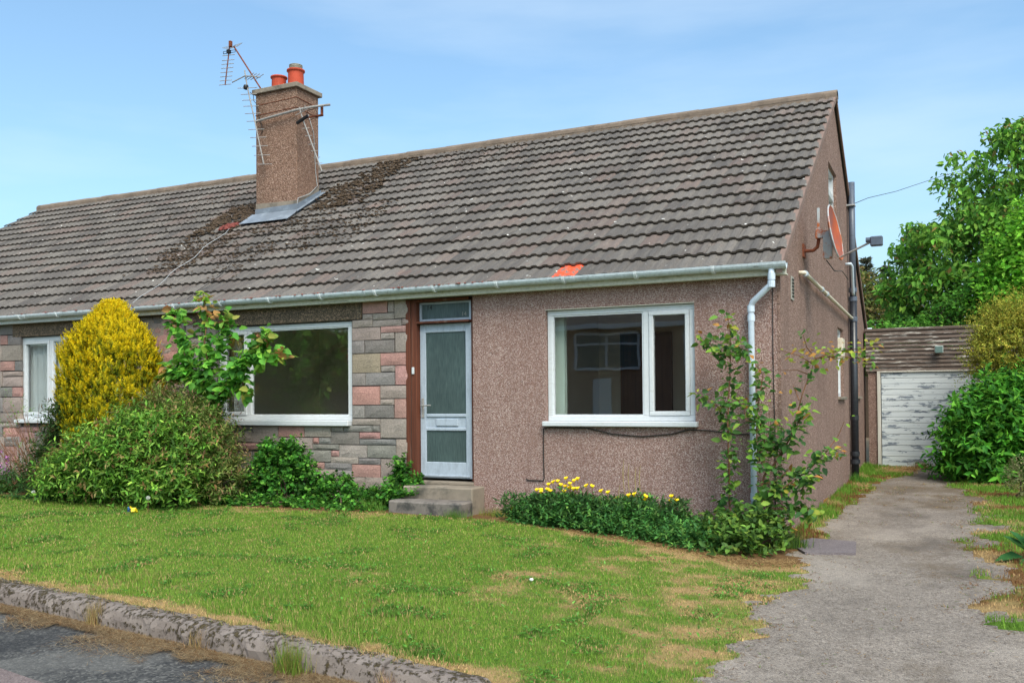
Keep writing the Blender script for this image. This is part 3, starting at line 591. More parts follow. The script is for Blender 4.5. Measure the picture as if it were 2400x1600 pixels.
def roof_tiles(x0,ncol,par,rf,orange=()):
    og=ORG[rf.name]; cells=[(c,r,*tilepos(c,r,x0)) for c in range(ncol) for r in range(NR)]
    cells=[t for t in cells if not(-9.80<t[2]+.15<-8.78 and 3.1<t[3]<3.45)]
    cells.sort(key=lambda t:(t[2]+.15-CAM.x)**2+(t[3]-CAM.y)**2+(t[4]-CAM.z)**2)
    ct,stl=math.cos(TILT),math.sin(TILT); vs=[];fs=[];rn_=[]
    for k,(c,r,x,y,z_) in enumerate(cells):
        j=random.uniform(-.004,.004)
        if k<300:
            o=bpy.data.objects.new('roof_tile',tmo if (c,r) in orange else tm); sc.collection.objects.link(o); o.parent=rf
            o.location=(x-og[0],y-og[1],z_-og[2]+j*.6); o.rotation_euler=(TILT+random.uniform(-.006,.006),random.uniform(-.004,.004),random.uniform(-.006,.006))
            if (c,r) in orange: o['label']='tile splashed with bright orange paint'
        else:
            b=len(vs); vs+=[(x+a,y+b_*ct-q*stl,z_+b_*stl+q*ct+j*.6) for a,b_,q in tv]; fs+=[tuple(i+b for i in f) for f in tf]; rn_+=[random.random()]*len(tv)
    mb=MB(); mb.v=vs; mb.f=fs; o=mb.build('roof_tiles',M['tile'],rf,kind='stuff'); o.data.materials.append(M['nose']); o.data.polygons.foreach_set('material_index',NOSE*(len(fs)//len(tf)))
    a=o.data.attributes.new('rnd','FLOAT','POINT'); a.data.foreach_set('value',np.array(rn_,np.float32))
NC=32; x0h=XR-NC*TW; oc=int((-2.57-x0h)/TW)
roof_tiles(x0h,NC,house,rh,orange={(oc,0)}); roof_tiles(x0h-NC*TW,NC,nbr,rn)
# ridge tiles
def ridge_mesh():
    vs=[];fs=[];n=7;l=.46
    for x,k in ((0,1.0),(l,1.0),(0,.82),(l,.82)):
        for i in range(n):
            a=math.radians(200)*(i/(n-1))-math.radians(10); vs.append((x,-math.cos(a)*.125*k,math.sin(a)*.10*k+(k-1)*.0))
    for i in range(n-1): fs.append((i,i+1,n+i+1,n+i)); fs.append((2*n+i,i,i+1,2*n+i+1)[::-1]); fs.append((n+i,n+i+1,3*n+i+1,3*n+i)[::-1])
    me=bpy.data.meshes.new('ridge_tile'); me.from_pydata(vs,[],fs); me.materials.append(M['ridge']); me.update(); return me
rm=ridge_mesh()
for rf,xa,xb in ((rh,XP,XR+.02),(rn,XL,XP)):
    n=int(round((xb-xa)/.45)); og=ORG[rf.name]
    for i in range(n):
        o=bpy.data.objects.new('ridge_tile',rm); sc.collection.objects.link(o); o.parent=rf
        o.location=(xb-(i+1)*(xb-xa)/n-og[0]-.005,5.39-og[1],5.815-og[2]+random.uniform(-.005,.006)); o.scale=((xb-xa)/n/.458,1,1); o.rotation_euler=(0,random.uniform(-.008,.008),random.uniform(-.01,.01))
    # rear tile skin and mortar bed
    mb=MB(); mb.box(xa,xb-.01,5.27,5.51,5.74,5.83); mb.build('ridge_mortar',M['ridge'],rf)
    mb=MB(); mb.add([(xa,5.40,5.84),(xb-.02,5.40,5.84),(xb-.02,10.95,roofz(-.17)),(xa,10.95,roofz(-.17)),(xa,5.40,5.79),(xb-.02,5.40,5.79),(xb-.02,10.95,roofz(-.17)-.05),(xa,10.95,roofz(-.17)-.05)],[(0,1,2,3),(4,7,6,5),(0,4,5,1),(2,6,7,3),(1,5,6,2),(0,3,7,4)]); mb.build('rear_slope',M['tile'],rf)
# verge strips on the right gable
def verge(sgn):
    y0,y1=(-.2,5.39) if sgn>0 else (10.98,5.39); z0,z1=roofz(-.2),roofz(5.39)
    mb=MB(); a=.015;b=-.105; x0,x1=XR-.055,XR+.004
    mb.add([(x0,y0,z0+b),(x1,y0,z0+b),(x1,y1,z1+b),(x0,y1,z1+b),(x0,y0,z0+a-.03),(x1,y0,z0+a-.03),(x1,y1,z1+a-.03),(x0,y1,z1+a-.03)],[(0,1,2,3),(4,5,6,7),(0,1,5,4),(1,2,6,5),(2,3,7,6),(3,0,4,7)]); mb.fix=True
    mb.build('verge',M['verge'],rh)
verge(1); verge(-1)
# fascia, soffit, gutter
def eaves(x0,x1,par,mf,mg):
    MB().box(x0,x1,-.125,-.10,2.30,2.425,.003).build('fascia',M[mf],par); MB().box(x0,x1,-.10,.0,2.305,2.318).build('soffit',M[mf],par)
    mb=MB(); n=9; r=.062; cy,cz=-.192,2.425; vs=[];fs=[]
    for x in (x0,x1):
        for k,rr in ((0,r),(1,r-.006)):
            for i in range(n):
                a=math.pi*i/(n-1); vs.append((x,cy-math.cos(a)*rr,cz-math.sin(a)*rr*1.05))
    for i in range(n-1):
        fs.append((i,i+1,2*n+i+1,2*n+i)); fs.append((n+i,3*n+i,3*n+i+1,n+i+1)); fs.append((i,n+i,n+i+1,i+1)); fs.append((2*n+i,2*n+i+1,3*n+i+1,3*n+i))
    fs.append((0,2*n,3*n,n)); fs.append((n-1,2*n-1,4*n-1,3*n-1)); mb.add(vs,fs); mb.fix=True
    g=mb.build('gutter',M[mg],par)
    def ring(x,w_,dr,name):
        mb=MB(); vs=[];fs=[]
        for xx in (x-w_/2,x+w_/2):
            for i in range(n): a=math.pi*i/(n-1); vs.append((xx,cy-math.cos(a)*(r+dr),cz-math.sin(a)*(r*1.05+dr)))
            for i in range(n): a=math.pi*i/(n-1); vs.append((xx,cy-math.cos(a)*(r+.001),cz-math.sin(a)*(r*1.05+.001)))
        for i in range(n-1): fs.append((i,i+1,2*n+i+1,2*n+i)); fs.append((i,n+i,n+i+1,i+1)); fs.append((2*n+i,2*n+i+1,3*n+i+1,3*n+i))
        fs+=[(0,2*n,3*n,n),(n-1,2*n-1,4*n-1,3*n-1)]
        mb.add(vs,fs); mb.fix=True; mb.build(name,M['bracket'] if 'bracket' in name else M[mg],g)
    x=x1-.75
    while x>x0+.1: ring(x,.034,.015,'gutter_bracket'); x-=.87
    x=x1-2.4
    while x>x0+.3: ring(x,.10,.006,'gutter_union'); x-=2.9
    return g,ring
gh,ringf=eaves(XP+.004,XR+.035,house,'fascia','gutter'); gn,_=eaves(XL,XP-.004,nbr,'fascia2','gutter2')
ringf(-.03,.26,.007,'gutter_outlet'); 
mb=MB(); mb.tube([(-.055,-.192,2.37),(-.055,-.192,2.225),(-.075,-.185,2.185),(-.265,-.105,2.035),(-.29,-.09,1.985),(-.29,-.085,1.2),(-.285,-.085,.3),(-.28,-.085,-.62)],.033,12)
dp=mb.build('downpipe',M['pipewhite'],house,smooth=True)
for z_,x,y in ((2.28,-.055,-.192),(2.20,-.058,-.19),(1.96,-.29,-.088),(1.86,-.29,-.085),(.85,-.288,-.085),(-.05,-.283,-.085)):
    mb=MB(); mb.tube([(x,y,z_-.035),(x,y,z_+.035)],.040,14); mb.build('collar',M['pipewhite'],dp,smooth=False)
# ---- chimney
cxa,cxb,cya,cyb=-9.765,-8.832,2.98,3.61
mb=MB(); mb.box(cxa,cxb,cya,cyb,3.9,6.61,.008); ch=mb.build('chimney',M['harl_chim'],house)
MB().box(cxa-.05,cxb+.05,cya-.05,cyb+.06,6.605,6.69,.008).build('chimney_cap',M['conc'],ch)
mb=MB(); mb.add([(cxa-.004,cya-.004,4.30),(cxb+.004,cya-.004,4.30),(cxb+.004,cyb,4.70),(cxa-.004,cyb,4.70),(cxa-.004,cya-.004,4.60),(cxb+.004,cya-.004,4.58),(cxb+.004,cyb,4.95),(cxa-.004,cyb,4.95)],[(0,1,5,4),(1,2,6,5),(3,0,4,7),(4,5,6,7)]); mb.build('cement_band',M['conc'],ch)
for x,h,rr in ((-9.49,.30,.135),(-9.10,.36,.145)):
    mb=MB(); mb.lathe((x,3.30,6.688),[(rr*1.02,0),(rr*1.02,.02),(rr*.97,h-.05),(rr*.98,h-.035),(rr*1.14,h-.025),(rr*1.14,h),(rr*.85,h),(rr*.85,h-.2)],24,False); mb.build('chimney_pot',M['pot'],ch,smooth=True)
mb=MB()
pr=[(.112,.30)]
for k in range(5): pr+=[(.112,.33+k*.026),(.122,.338+k*.026),(.122,.347+k*.026),(.112,.352+k*.026)]
pr+=[(.10,.46),(.10,.3)]; mb.lathe((-9.10,3.30,6.688),pr,24,False); mb.build('flue_liner',M['steel'],ch)
mb=MB()
def onr(x,y,o=0): return (x,y-o*SP,roofz(y)+o*CP)
mb.add([onr(cxa-.06,2.60,.035),onr(cxb+.10,2.60,.035),onr(cxb+.10,2.97,.045),onr(cxa-.06,2.97,.045)],[(0,1,2,3)])
mb.add([(cxa-.012,cya-.012,4.33),(cxb+.012,cya-.012,4.33),(cxb+.012,cya-.012,4.52),(cxa-.012,cya-.012,4.50)],[(0,1,2,3)])
mb.add([(cxb+.012,cya-.012,4.33),(cxb+.012,cyb+.05,4.74),(cxb+.012,cyb+.05,4.90),(cxb+.012,cya-.012,4.52)],[(0,1,2,3)])
mb.add([(cxa-.012,cya-.012,4.33),(cxa-.012,cyb+.05,4.74),(cxa-.012,cyb+.05,4.90),(cxa-.012,cya-.012,4.50)],[(0,1,2,3)])
mb.add([onr(cxb+.01,2.6,.04),onr(cxb+.09,2.6,.036),onr(cxb+.09,3.72,.036),onr(cxb+.01,3.72,.04)],[(0,1,2,3)])
mb.build('flashing',M['lead'],ch)
mb=MB()
for z_ in (6.40,6.22): mb.tube([(cxa-.004,cyb,z_),(cxa-.004,cya-.004,z_),(cxb+.004,cya-.004,z_+.03),(cxb+.004,cyb,z_)],.006,5)
mb.build('lashing_wire',M['rust'],ch)
# ---- moss on the roof
def moss(areas,m,name,par):
    mb=MB()
    for (x0,x1,y0,y1,n,r0,r1) in areas:
        k=0
        while k<n:
            x=random.uniform(x0,x1); y=random.uniform(y0,y1)
            if fbm(x*1.6,y*1.6,3)<random.uniform(.3,.58): k+=.3; continue
            k+=1
            if cxa-.03<x<cxb+.03 and y>2.55 and y<cyb+.1: continue
            s=(y+.15)/CP; q=((s+.045)%GA)/GA; zz=roofz(y)+.012+.016*(1-q)
            if q<.25 or random.random()<.45: mb.blob((x,y,zz),random.uniform(r0,r1))
    return mb.build(name,m,par,kind='stuff')
moss([(-8.75,-7.5,3.0,5.1,1200,.015,.04),(-8.9,-6.6,1.2,3.0,700,.01,.028),(-9.3,-8.0,.3,2.5,350,.01,.024),(-7.4,-4.5,4.2,5.2,200,.01,.02)],M['moss'],'moss',rh)
moss([(-10.8,-9.78,2.3,3.6,1000,.015,.04),(-10.8,-9.4,.9,2.3,900,.01,.028),(-12.5,-10.5,2.8,4.5,150,.01,.02)],M['moss'],'moss',rn)
mb=MB()
for i in range(260): x=random.uniform(-8.9,-3.4) if i<190 else random.uniform(-13,-9); mb.blob((x,-.19+random.uniform(-.075,.06),2.428),random.uniform(.008,.02))
for i in range(60): mb.blob(onr(-10.0+random.uniform(-.16,.16),2.55+random.uniform(-.12,.12),.03),random.uniform(.02,.045))
mb.build('gutter_moss',M['redmoss'],rh,kind='stuff')
# cables down the roof from the chimney
def cable(name,pts,r,m,par=None,n=6,**tg):
    return MB().tube(pts,r,n).build(name,m,par,smooth=True,**tg)
def roofline(a,b,n=14,w_=.05,o=.045): return [onr(a[0]+(b[0]-a[0])*i/n+w_*math.sin(i*1.3),a[1]+(b[1]-a[1])*i/n,o) for i in range(n+1)]
cable('roof_cable',roofline((-9.85,2.4),(-9.35,-.15)),.006,M['cablegrey'],**T('thin grey cable running down the roof left of the chimney flashing','cable'))
cable('roof_cable',roofline((-8.75,2.9),(-8.25,-.15)),.005,M['cable'],**T('thin dark cable running down the roof below the chimney right side','cable'))
# ================================================================ GABLE FITTINGS
PY=7.33; PX=.085
sp=MB().tube([(PX,PY,-.6),(PX,PY,2.78)],.066,14).build('soil_pipe',M['pipeblack'],house,smooth=True)
MB().tube([(PX,PY,2.70),(PX,PY,4.83)],.057,14).build('vent_pipe',M['pipegrey'],sp,smooth=True)
for z_,r in ((2.74,.072),(2.90,.07),(.62,.072),(-.02,.078),(-.16,.085),(2.38,.074)): MB().tube([(PX,PY,z_-.04),(PX,PY,z_+.04)],r,14).build('collar',M['pipegrey'] if z_>2.3 else M['pipeblack'],sp)
MB().box(0,PX+.06,PY-.09,PY+.09,4.40,4.425).build('pipe_strap',M['cablegrey'],sp)
MB().tube([(0,6.95,3.32),(.09,6.95,3.32),(.10,7.05,3.29),(.10,7.2,2.85),(.10,PY-.03,2.80)],.026,10).build('overflow_pipe',M['pipewhite'],house,smooth=True)
wp=MB().tube([(-.02,1.38,2.50),(.055,1.38,2.50),(.065,1.46,2.497),(.065,4.5,2.44),(.065,7.1,2.395),(.075,PY-.05,2.39)],.026,10).build('waste_pipe',M['pipecream'],house,smooth=True)
for y in (1.36,2.9,3.45): MB().tube([(.065,y+.06,2.497-(y-1.4)*.018),(.065,y+.16,2.495-(y-1.4)*.018)],.036,10).build('collar',M['pipewhite'],wp)
mb=MB(); mb.box(.0,.012,.72,.90,2.12,2.39,.003); vn_=mb.build('air_vent',M['vent'],house)
for k in range(6): MB().add([(.014,.74,2.15+k*.038),(.014,.88,2.15+k*.038),(.020,.88,2.172+k*.038),(.020,.74,2.172+k*.038)],[(0,1,2,3)]).build('louvre',M['black'],vn_)
MB().tube([(XR-.01,10.95,2.40),(XR+.09,10.95,2.40)],.06,12).build('rear_gutter_end',M['gutter'],house)
MB().tube([(.05,8.0,-.5),(.05,8.0,.9),(.05,8.05,1.0)],.018,8).build('gas_pipe',M['pipecream'],house)
# satellite dish
Cc=Vector((.39,1.75,3.015)); a=math.radians(5); n=Vector((math.cos(a)*.985,-math.sin(a),.17)).normalized()
du=Vector((0,0,1)); du=(du-n*du.dot(n)).normalized(); dv=n.cross(du)
dish=thing('satellite_dish',(0,1.79,2.8),'rusty orange satellite dish on a bracket high on the gable wall','satellite dish')
def dishgeo(s,h,w_,dep,back):
    mb=MB(); vs=[];fs=[];nr,na=6,28
    for i in range(nr+1):
        r=i/nr
        for k in range(na):
            t=2*math.pi*k/na; vs.append(Cc+du*(h*r*math.sin(t))+dv*(w_*r*math.cos(t))+n*(dep*(r*r-1)+back))
    for i in range(nr):
        for k in range(na): fs.append((i*na+k,i*na+(k+1)%na,(i+1)*na+(k+1)%na,(i+1)*na+k))
    return mb.add(vs,fs)
dishgeo(1,.335,.30,.055,0).build('reflector',M['dish'],dish,smooth=True); dishgeo(1,.337,.302,.055,-.012).build('dish_back',M['dishrim'],dish,smooth=True)
mb=MB(); vs=[Cc+du*(.34*math.sin(t))+dv*(.305*math.cos(t))-n*.004 for t in np.linspace(0,2*math.pi,33)]; mb.tube(vs,.009,6,False); mb.build('rim',M['dishrim'],dish)
mb=MB(); mb.tube([(0,1.79,2.82),(.12,1.79,2.82),(.17,1.79,2.86),(.185,1.79,2.95),(.185,1.79,3.0)],.022,8); mb.box(-.001,.02,1.70,1.88,2.74,2.90); mb.build('wall_bracket',M['rust'],dish,smooth=False)
mb=MB(); mb.box(.15,.23,1.74,1.83,2.96,3.08,.006); mb.box(.17,.20,1.77,1.80,3.08,3.34,.003); mb.box(.23,.31,1.74,1.80,2.97,3.05,.004); mb.box(.24,.345,1.72,1.79,2.70,2.97,.006); mb.build('mount',M['dishrim'],dish)
LN=Vector((.79,1.64,2.845)); MB().tube([Cc-du*.31+n*.0,LN],.013,8).build('feed_arm',M['metal'],dish)
mb=MB(); mb.tube([LN+Vector((-.05,0,.03)),LN+Vector((.02,0,.03))],.032,10); mb.box(LN.x+.0,LN.x+.14,LN.y-.045,LN.y+.045,LN.z-.05,LN.z+.065,.012); mb.build('receiver_head',M['pipegrey'],dish)
cable('dish_cable',[(.28,1.72,2.68),(.34,2.0,2.58),(.24,3.4,2.75),(.12,5.2,2.98),(.08,6.6,3.0)],.006,M['cable'],dish)
cable('overhead_wire',[(.14,PY,4.45),(.24,9,4.86),(.6,12,5.55),(1.52,17,6.87),(1.95,19,7.38),(3.55,23,8.57),(7,31,10.9)],.006,M['cable'],**T('thin overhead wire from the vent pipe strap towards the tall tree','wire'))
cable('corner_cable',[(-.075,-.008,2.29),(-.08,-.008,1.5),(-.07,-.008,.6),(-.075,-.008,-.3)],.005,M['cable'],**T('thin dark vertical cable beside the white downpipe at the corner','cable'))
cable('wall_cable',[(-3.0,-.008,.05),(-2.98,-.009,.035),(-2.78,-.010,.035),(-2.765,-.010,.06),(-2.77,-.010,.4),(-2.765,-.012,.655),(-2.7,-.03,.67),(-2.2,-.02,.665),(-1.9,-.014,.60),(-1.55,-.012,.575),(-1.2,-.014,.605),(-1.0,-.02,.655),(-.8,-.014,.65),(-.5,-.012,.615),(-.3,-.012,.61)],.007,M['cable'],**T('black cable sagging under the right window sill and down the wall','cable'))
# ================================================================ AERIALS
def rod(mb,c,d,l,r=.007): c=Vector(c); d=Vector(d).normalized(); mb.tube([c-d*l/2,c+d*l/2],r,5)
def ap(px,py,y): # chimney-zone traced point on a plane of constant y
    t=(y-2.7)/.5
    A=lambda u,v:np.array([-10.106+(u-180)*.003213+(v-60)*.00003,0,7.535-(u-180)*.00027-(v-60)*.002573])
    p=A(px,py); c=np.array(CAM); p[1]=2.7; return tuple(c+(p-c)*((y-c[1])/(2.7-c[1])))
a1=thing('tv_aerial',ap(382,385,3.0),'rusty leaning mast carrying a dark toothed aerial, left of the chimney top','aerial','chimney aerials')
MB().tube([ap(205,90,3.0),ap(382,385,3.0),ap(400,415,3.02)],.014,8).build('mast',M['rust'],a1)
mb=MB(); mb.tube([ap(180,50,3.0),ap(138,360,3.0)],.011,6); mb.build('boom',M['rust'],a1)
for v in (150,185,212,240,270,300,328,357):
    u=180-(v-60)*.14; mb=MB(); rod(mb,ap(u,v,3.0),(.96,.22,.0),.25); mb.build('director',M['metal'],a1)
mb=MB(); c=Vector(ap(168,124,3.0)); mb.tube([c+Vector(q) for q in ((-.13,0,-.025),(.13,.03,-.02),(.13,.03,.02),(-.13,0,.02),(-.13,0,-.025))],.006,5); mb.box(c.x-.03,c.x+.03,c.y-.03,c.y+.03,c.z-.035,c.z+.03); mb.build('dipole',M['black'],a1)
for s in (-1,1):
    mb=MB(); c=Vector(ap(178,95,3.0)); 
    for k in range(5): q=c+Vector((s*(.03+.03*k),.05,.0+.012*k)); mb.tube([q+Vector((0,-.08,-.04)),q+Vector((.0,.10,.06))],.004,4)
    for e in ((0,-.08,-.04),(0,.10,.06)): mb.tube([c+Vector((s*.03,.05,0))+Vector(e),c+Vector((s*.16,.05,.048))+Vector(e)],.004,4)
    mb.build('reflector_grid',M['metal'],a1)
mb=MB(); c=Vector(ap(182,66,3.0)); mb.box(c.x-.025,c.x+.025,c.y-.03,c.y+.03,c.z-.07,c.z+.04,.006); mb.build('clamp',M['rust'],a1)
a2=thing('tv_aerial',ap(380,610,2.86),'long grey toothed aerial hanging steeply along the left edge of the chimney','aerial','chimney aerials')
MB().tube([ap(282,270,2.86),ap(300,390,2.86),ap(352,640,2.86),ap(410,935,2.86)],.012,7).build('boom',M['metal'],a2)
for k,v in enumerate((395,440,482,525,577,632,690,747,808,872,936)):
    u=300+(v-395)*.205; mb=MB(); rod(mb,ap(u,v,2.86),(.9,.42,.02),.29 if k else .36,.007); mb.build('director',M['metal'],a2)
mb=MB(); mb.lathe(Vector(ap(290,390,2.86))-Vector((0,0,.05)),[(.0,0),(.045,.02),(.05,.05),(.04,.09),(0,.10)],10,False); mb.build('dipole_box',M['black'],a2)
mb=MB(); mb.tube([ap(190,346,2.83),ap(285,308,2.83),ap(392,328,2.86)],.011,6)
mb.build('cross_arm',M['metal'],a2)
for u,v in ((315,312),(335,318),(358,322),(385,327)): mb=MB(); rod(mb,ap(u,v,2.86),(.95,-.05,.30),.24,.0065); mb.build('arm_director',M['metal'],a2)
cable('aerial_cable',[ap(318,425,2.9),ap(342,450,2.95),ap(345,490,2.96),ap(370,520,2.965),ap(380,600,2.965),ap(400,660,2.965),ap(402,710,2.97),ap(392,725,2.97)],.006,M['black'],a2)
a3=thing('tv_aerial',ap(660,560,2.88),'horizontal pole across the chimney front with a small drooping aerial','aerial','chimney aerials')
MB().tube([(-9.70,2.90,6.085),(-9.2,2.90,6.13),(-8.75,2.90,6.165),(-8.48,3.02,6.215),(-8.22,3.15,6.25)],.022,8).build('pole',M['metal'],a3)
MB().tube([ap(660,560,2.86),ap(690,660,2.86),ap(806,1000,2.86)],.011,7).build('boom',M['metal'],a3)
mb=MB(); c=Vector(ap(680,643,2.84)); mb.tube([c+Vector((-.12,0,-.05)),c+Vector((.12,0,.05))],.03,6); mb.build('dipole_box',M['black'],a3)
for v in (705,757,815,860,905,945): u=702+(v-705)*.355; mb=MB(); rod(mb,ap(u,v,2.86),(.9,.35,.03),.12,.006); mb.build('director',M['metal'],a3)
for s in ((-.10,-.04),(.12,.10),(.16,.03)): mb=MB(); c=Vector(ap(672,595,2.85)); mb.tube([c,c+Vector((s[0],-.03,s[1]))],.007,5); mb.build('stay',M['metal'],a3)
mb=MB(); mb.box(-8.56,-8.38,3.12,3.17,6.07,6.10,.004); mb.box(-8.40,-8.375,3.10,3.16,6.08,6.25,.004); mb.box(-8.83,-8.55,3.12,3.15,6.075,6.095); mb.build('bracket',M['rust'],a3)
cable('aerial_cable',[(-8.825,3.3,6.2),(-8.82,3.45,5.9),(-8.82,3.5,5.2),(-8.82,3.55,4.95),(-8.80,3.3,4.75),(-8.815,2.99,4.62),(-8.84,2.965,4.35)],.007,M['cablegrey'],a3)
mb=MB(); mb.tube([(-8.62+.12*math.sin(k*.7),3.14,6.13+.11*math.cos(k*.7)+.03*math.sin(k*2)) for k in range(20)],.004,4); mb.build('cable_loop',M['black'],a3)
# ================================================================ DOORSTEP, GARAGE
ds=thing('doorstep',(-4.1,-.3,-.4),'two weathered concrete steps below the front door','step')
MB().box(-4.56,-3.575,-.32,.022,-.5,-.058,.015).build('upper_step',M['conc'],ds); MB().box(-4.57,-3.56,-.64,-.322,-.55,-.205,.02).build('lower_step',M['conc2'],ds)
MB().box(-3.35,-2.9,-.48,-.28,-.48,-.405,.008).build('paving_slab',M['conc2'],**T('thin flat paving slab half hidden between the step and flower bed','slab'))
gar=thing('garage',(1.4,10.4,-.5),'flat roofed garage with peeling white door and dark weathered boards, behind the drive','garage')
mb=MB(); mb.box(.09,.262,10.4,10.6,-.6,1.49).box(2.72,2.95,10.4,10.6,-.6,1.49).box(.09,.2,10.6,15,-.6,2.2).box(2.85,2.95,10.6,15,-.6,2.2).box(.2,2.85,14.9,15,-.6,2.2); mb.build('wall',M['harl_side'],gar)
mb=MB(); mb.box(.03,3.02,10.36,15.1,2.335,2.40,.01); mb.build('roof',M['boards'],gar)
y=1.51
for k in range(10):
    h=.0825; MB().add([(.05,10.36,y),(3.0,10.36,y),(3.0,10.385,y+h-.008),(.05,10.385,y+h-.008),(.05,10.41,y),(3.0,10.41,y),(3.0,10.41,y+h-.008),(.05,10.41,y+h-.008)],[(0,1,2,3),(0,4,5,1),(3,2,6,7),(0,3,7,4),(1,5,6,2)]).build('fascia_board',M['boards'],gar); y+=h
mb=MB(); mb.box(.262,.33,10.36,10.45,-.55,1.49,.005).box(2.65,2.72,10.36,10.45,-.55,1.49,.005).box(.262,2.72,10.355,10.45,1.485,1.512,.003); mb.build('door_frame',M['whitewood'],gar)
gd=MB().box(.34,2.64,10.42,10.45,-.55,1.48).build('garage_door',M['whiteboards'],gar)
for k in range(17):
    h=1.955/17; z0=-.475+k*h; MB().box(.345,2.635,10.392+.004*(k%2),10.419,z0+.004,z0+h-.003,.003).build('door_board',M['whiteboards'],gd)
MB().box(1.47,1.50,10.36,10.39,.42,.52,.004).build('handle',M['black'],gd)
fl=thing('floodlight',(1.44,10.36,1.92),'small square floodlight on the garage fascia boards','light')
MB().box(1.36,1.52,10.22,10.30,1.85,2.0,.012).build('housing',M['lamp'],fl); MB().box(1.375,1.505,10.212,10.2195,1.865,1.985).build('glass',M['lampglass'],fl); MB().box(1.42,1.46,10.30,10.37,1.90,1.95).build('bracket',M['lamp'],fl)
# ================================================================ ACROSS THE ROAD (mirrored in the window glass)
oh=thing('house_across_road',(-9,-22,-.6),'bungalow across the road, seen only mirrored in the front windows','house')
MB().box(-17,-2,-27,-22,-.8,3.75).build('wall',M['brickopp'],oh)
mb=MB(); mb.add([(-17.4,-21.6,3.7),(-1.6,-21.6,3.7),(-1.6,-24.6,6.2),(-17.4,-24.6,6.2),(-17.4,-27.5,3.7),(-1.6,-27.5,3.7)],[(0,1,2,3),(3,2,5,4),(0,3,4),(1,5,2)]); mb.build('roof',M['roofopp'],oh)
MB().box(-17.4,-1.6,-21.62,-21.55,3.55,3.72).build('fascia',M['upvc'],oh)
for x0,x1 in ((-11.1,-8.6),(-6.9,-5.2),(-15.5,-13.6)):
    mb=MB()
    for b in ((x0,x1,2.0,2.09),(x0,x1,3.33,3.42),(x0,x1,2.95,3.03),): mb.box(b[0],b[1],-22,-21.9,b[2],b[3])
    for x in (x0,(x0+x1)/2,x1): mb.box(x-.05,x+.05,-21.995,-21.895,2.09,3.33)
    wv=mb.build('window',M['upvc'],oh); MB().box(x0,x1,-21.97,-21.95,2.05,3.38).build('pane',M['frosted'],wv)
MB().box(-10.4,-9.7,-21.99,-21.9,.2,1.7).build('door',M['upvc'],oh)
# ================================================================ PLANTS
def nrm(a): return a/np.maximum(np.linalg.norm(a,axis=-1,keepdims=True),1e-9)
def leaves(name,P,D,N,L,W,C,m,par=None,big=False,fold=.18,droop=.12,**tags):
    n=len(P); D=nrm(D); S=nrm(np.cross(D,N)); N=np.cross(S,D); L=np.broadcast_to(L,(n,))[:,None]; W=np.broadcast_to(W,(n,))[:,None]
    if big:
        c=[P,P+D*L*.30+S*W*.46+N*W*fold,P+D*L*.66+S*W*.36+N*(W*fold*.7-L*droop*.5),P+D*L-N*L*droop,P+D*L*.66-S*W*.36+N*(W*fold*.7-L*droop*.5),P+D*L*.30-S*W*.46+N*W*fold]
        k=6; F=np.array([[0,1,2,3],[0,3,4,5]])
    else:
        c=[P,P+D*L*.42+S*W*.5+N*W*fold,P+D*L-N*L*droop,P+D*L*.42-S*W*.5+N*W*fold]; k=4; F=np.array([[0,1,2],[0,2,3]])
    V=np.stack(c,1).reshape(-1,3); org=np.array(ORG.get(par.name,(0,0,0)) if par else (0,0,0)); V=V-org
    f=(np.arange(n)[:,None,None]*k+F[None]).reshape(-1,F.shape[1])
    me=bpy.data.meshes.new(name); nv,nf,q=len(V),len(f),F.shape[1]
    me.vertices.add(nv); me.vertices.foreach_set('co',V.astype(np.float32).ravel()); me.loops.add(nf*q); me.loops.foreach_set('vertex_index',f.astype(np.int32).ravel())
    me.polygons.add(nf); me.polygons.foreach_set('loop_start',np.arange(0,nf*q,q,dtype=np.int32)); me.update(calc_edges=True); me.validate()
    a=me.color_attributes.new('col','FLOAT_COLOR','POINT'); cc=np.repeat(np.clip(C,0.002,1),k,axis=0); a.data.foreach_set('color',np.c_[cc,np.ones(len(cc))].astype(np.float32).ravel())
    return link(name,me,m,par,tuple(org),**tags)
def colmix(n,cols,wts,jit=.18):
    cols=np.array(cols); i=R.choice(len(cols),n,p=np.array(wts)/sum(wts)); c=cols[i]
    return c*(1+jit*R.standard_normal((n,1)))*(1+.06*R.standard_normal((n,3)))
def lobe_pts(lobes,n,rmin=.72,zmin=-9):
    lob=np.array(lobes,float); a=(lob[:,3]*lob[:,4]+lob[:,4]*lob[:,5]+lob[:,3]*lob[:,5]); out_=[];nn=[]
    tot=0
    while tot<n:
        m=n*2; i=R.choice(len(lob),m,p=a/a.sum()); d=nrm(R.standard_normal((m,3))); r=rmin+(1.04-rmin)*R.random(m)**.6
        p=lob[i,:3]+d*lob[i,3:6]*r[:,None]; nm=nrm(d/lob[i,3:6])
        keep=p[:,2]>zmin
        for l in lob: 
            q=(((p-l[:3])/l[3:6])**2).sum(1); keep&=~(q<(rmin-.08)**2)
        out_.append(p[keep]); nn.append(nm[keep]); tot+=keep.sum()
    return np.concatenate(out_)[:n],np.concatenate(nn)[:n]
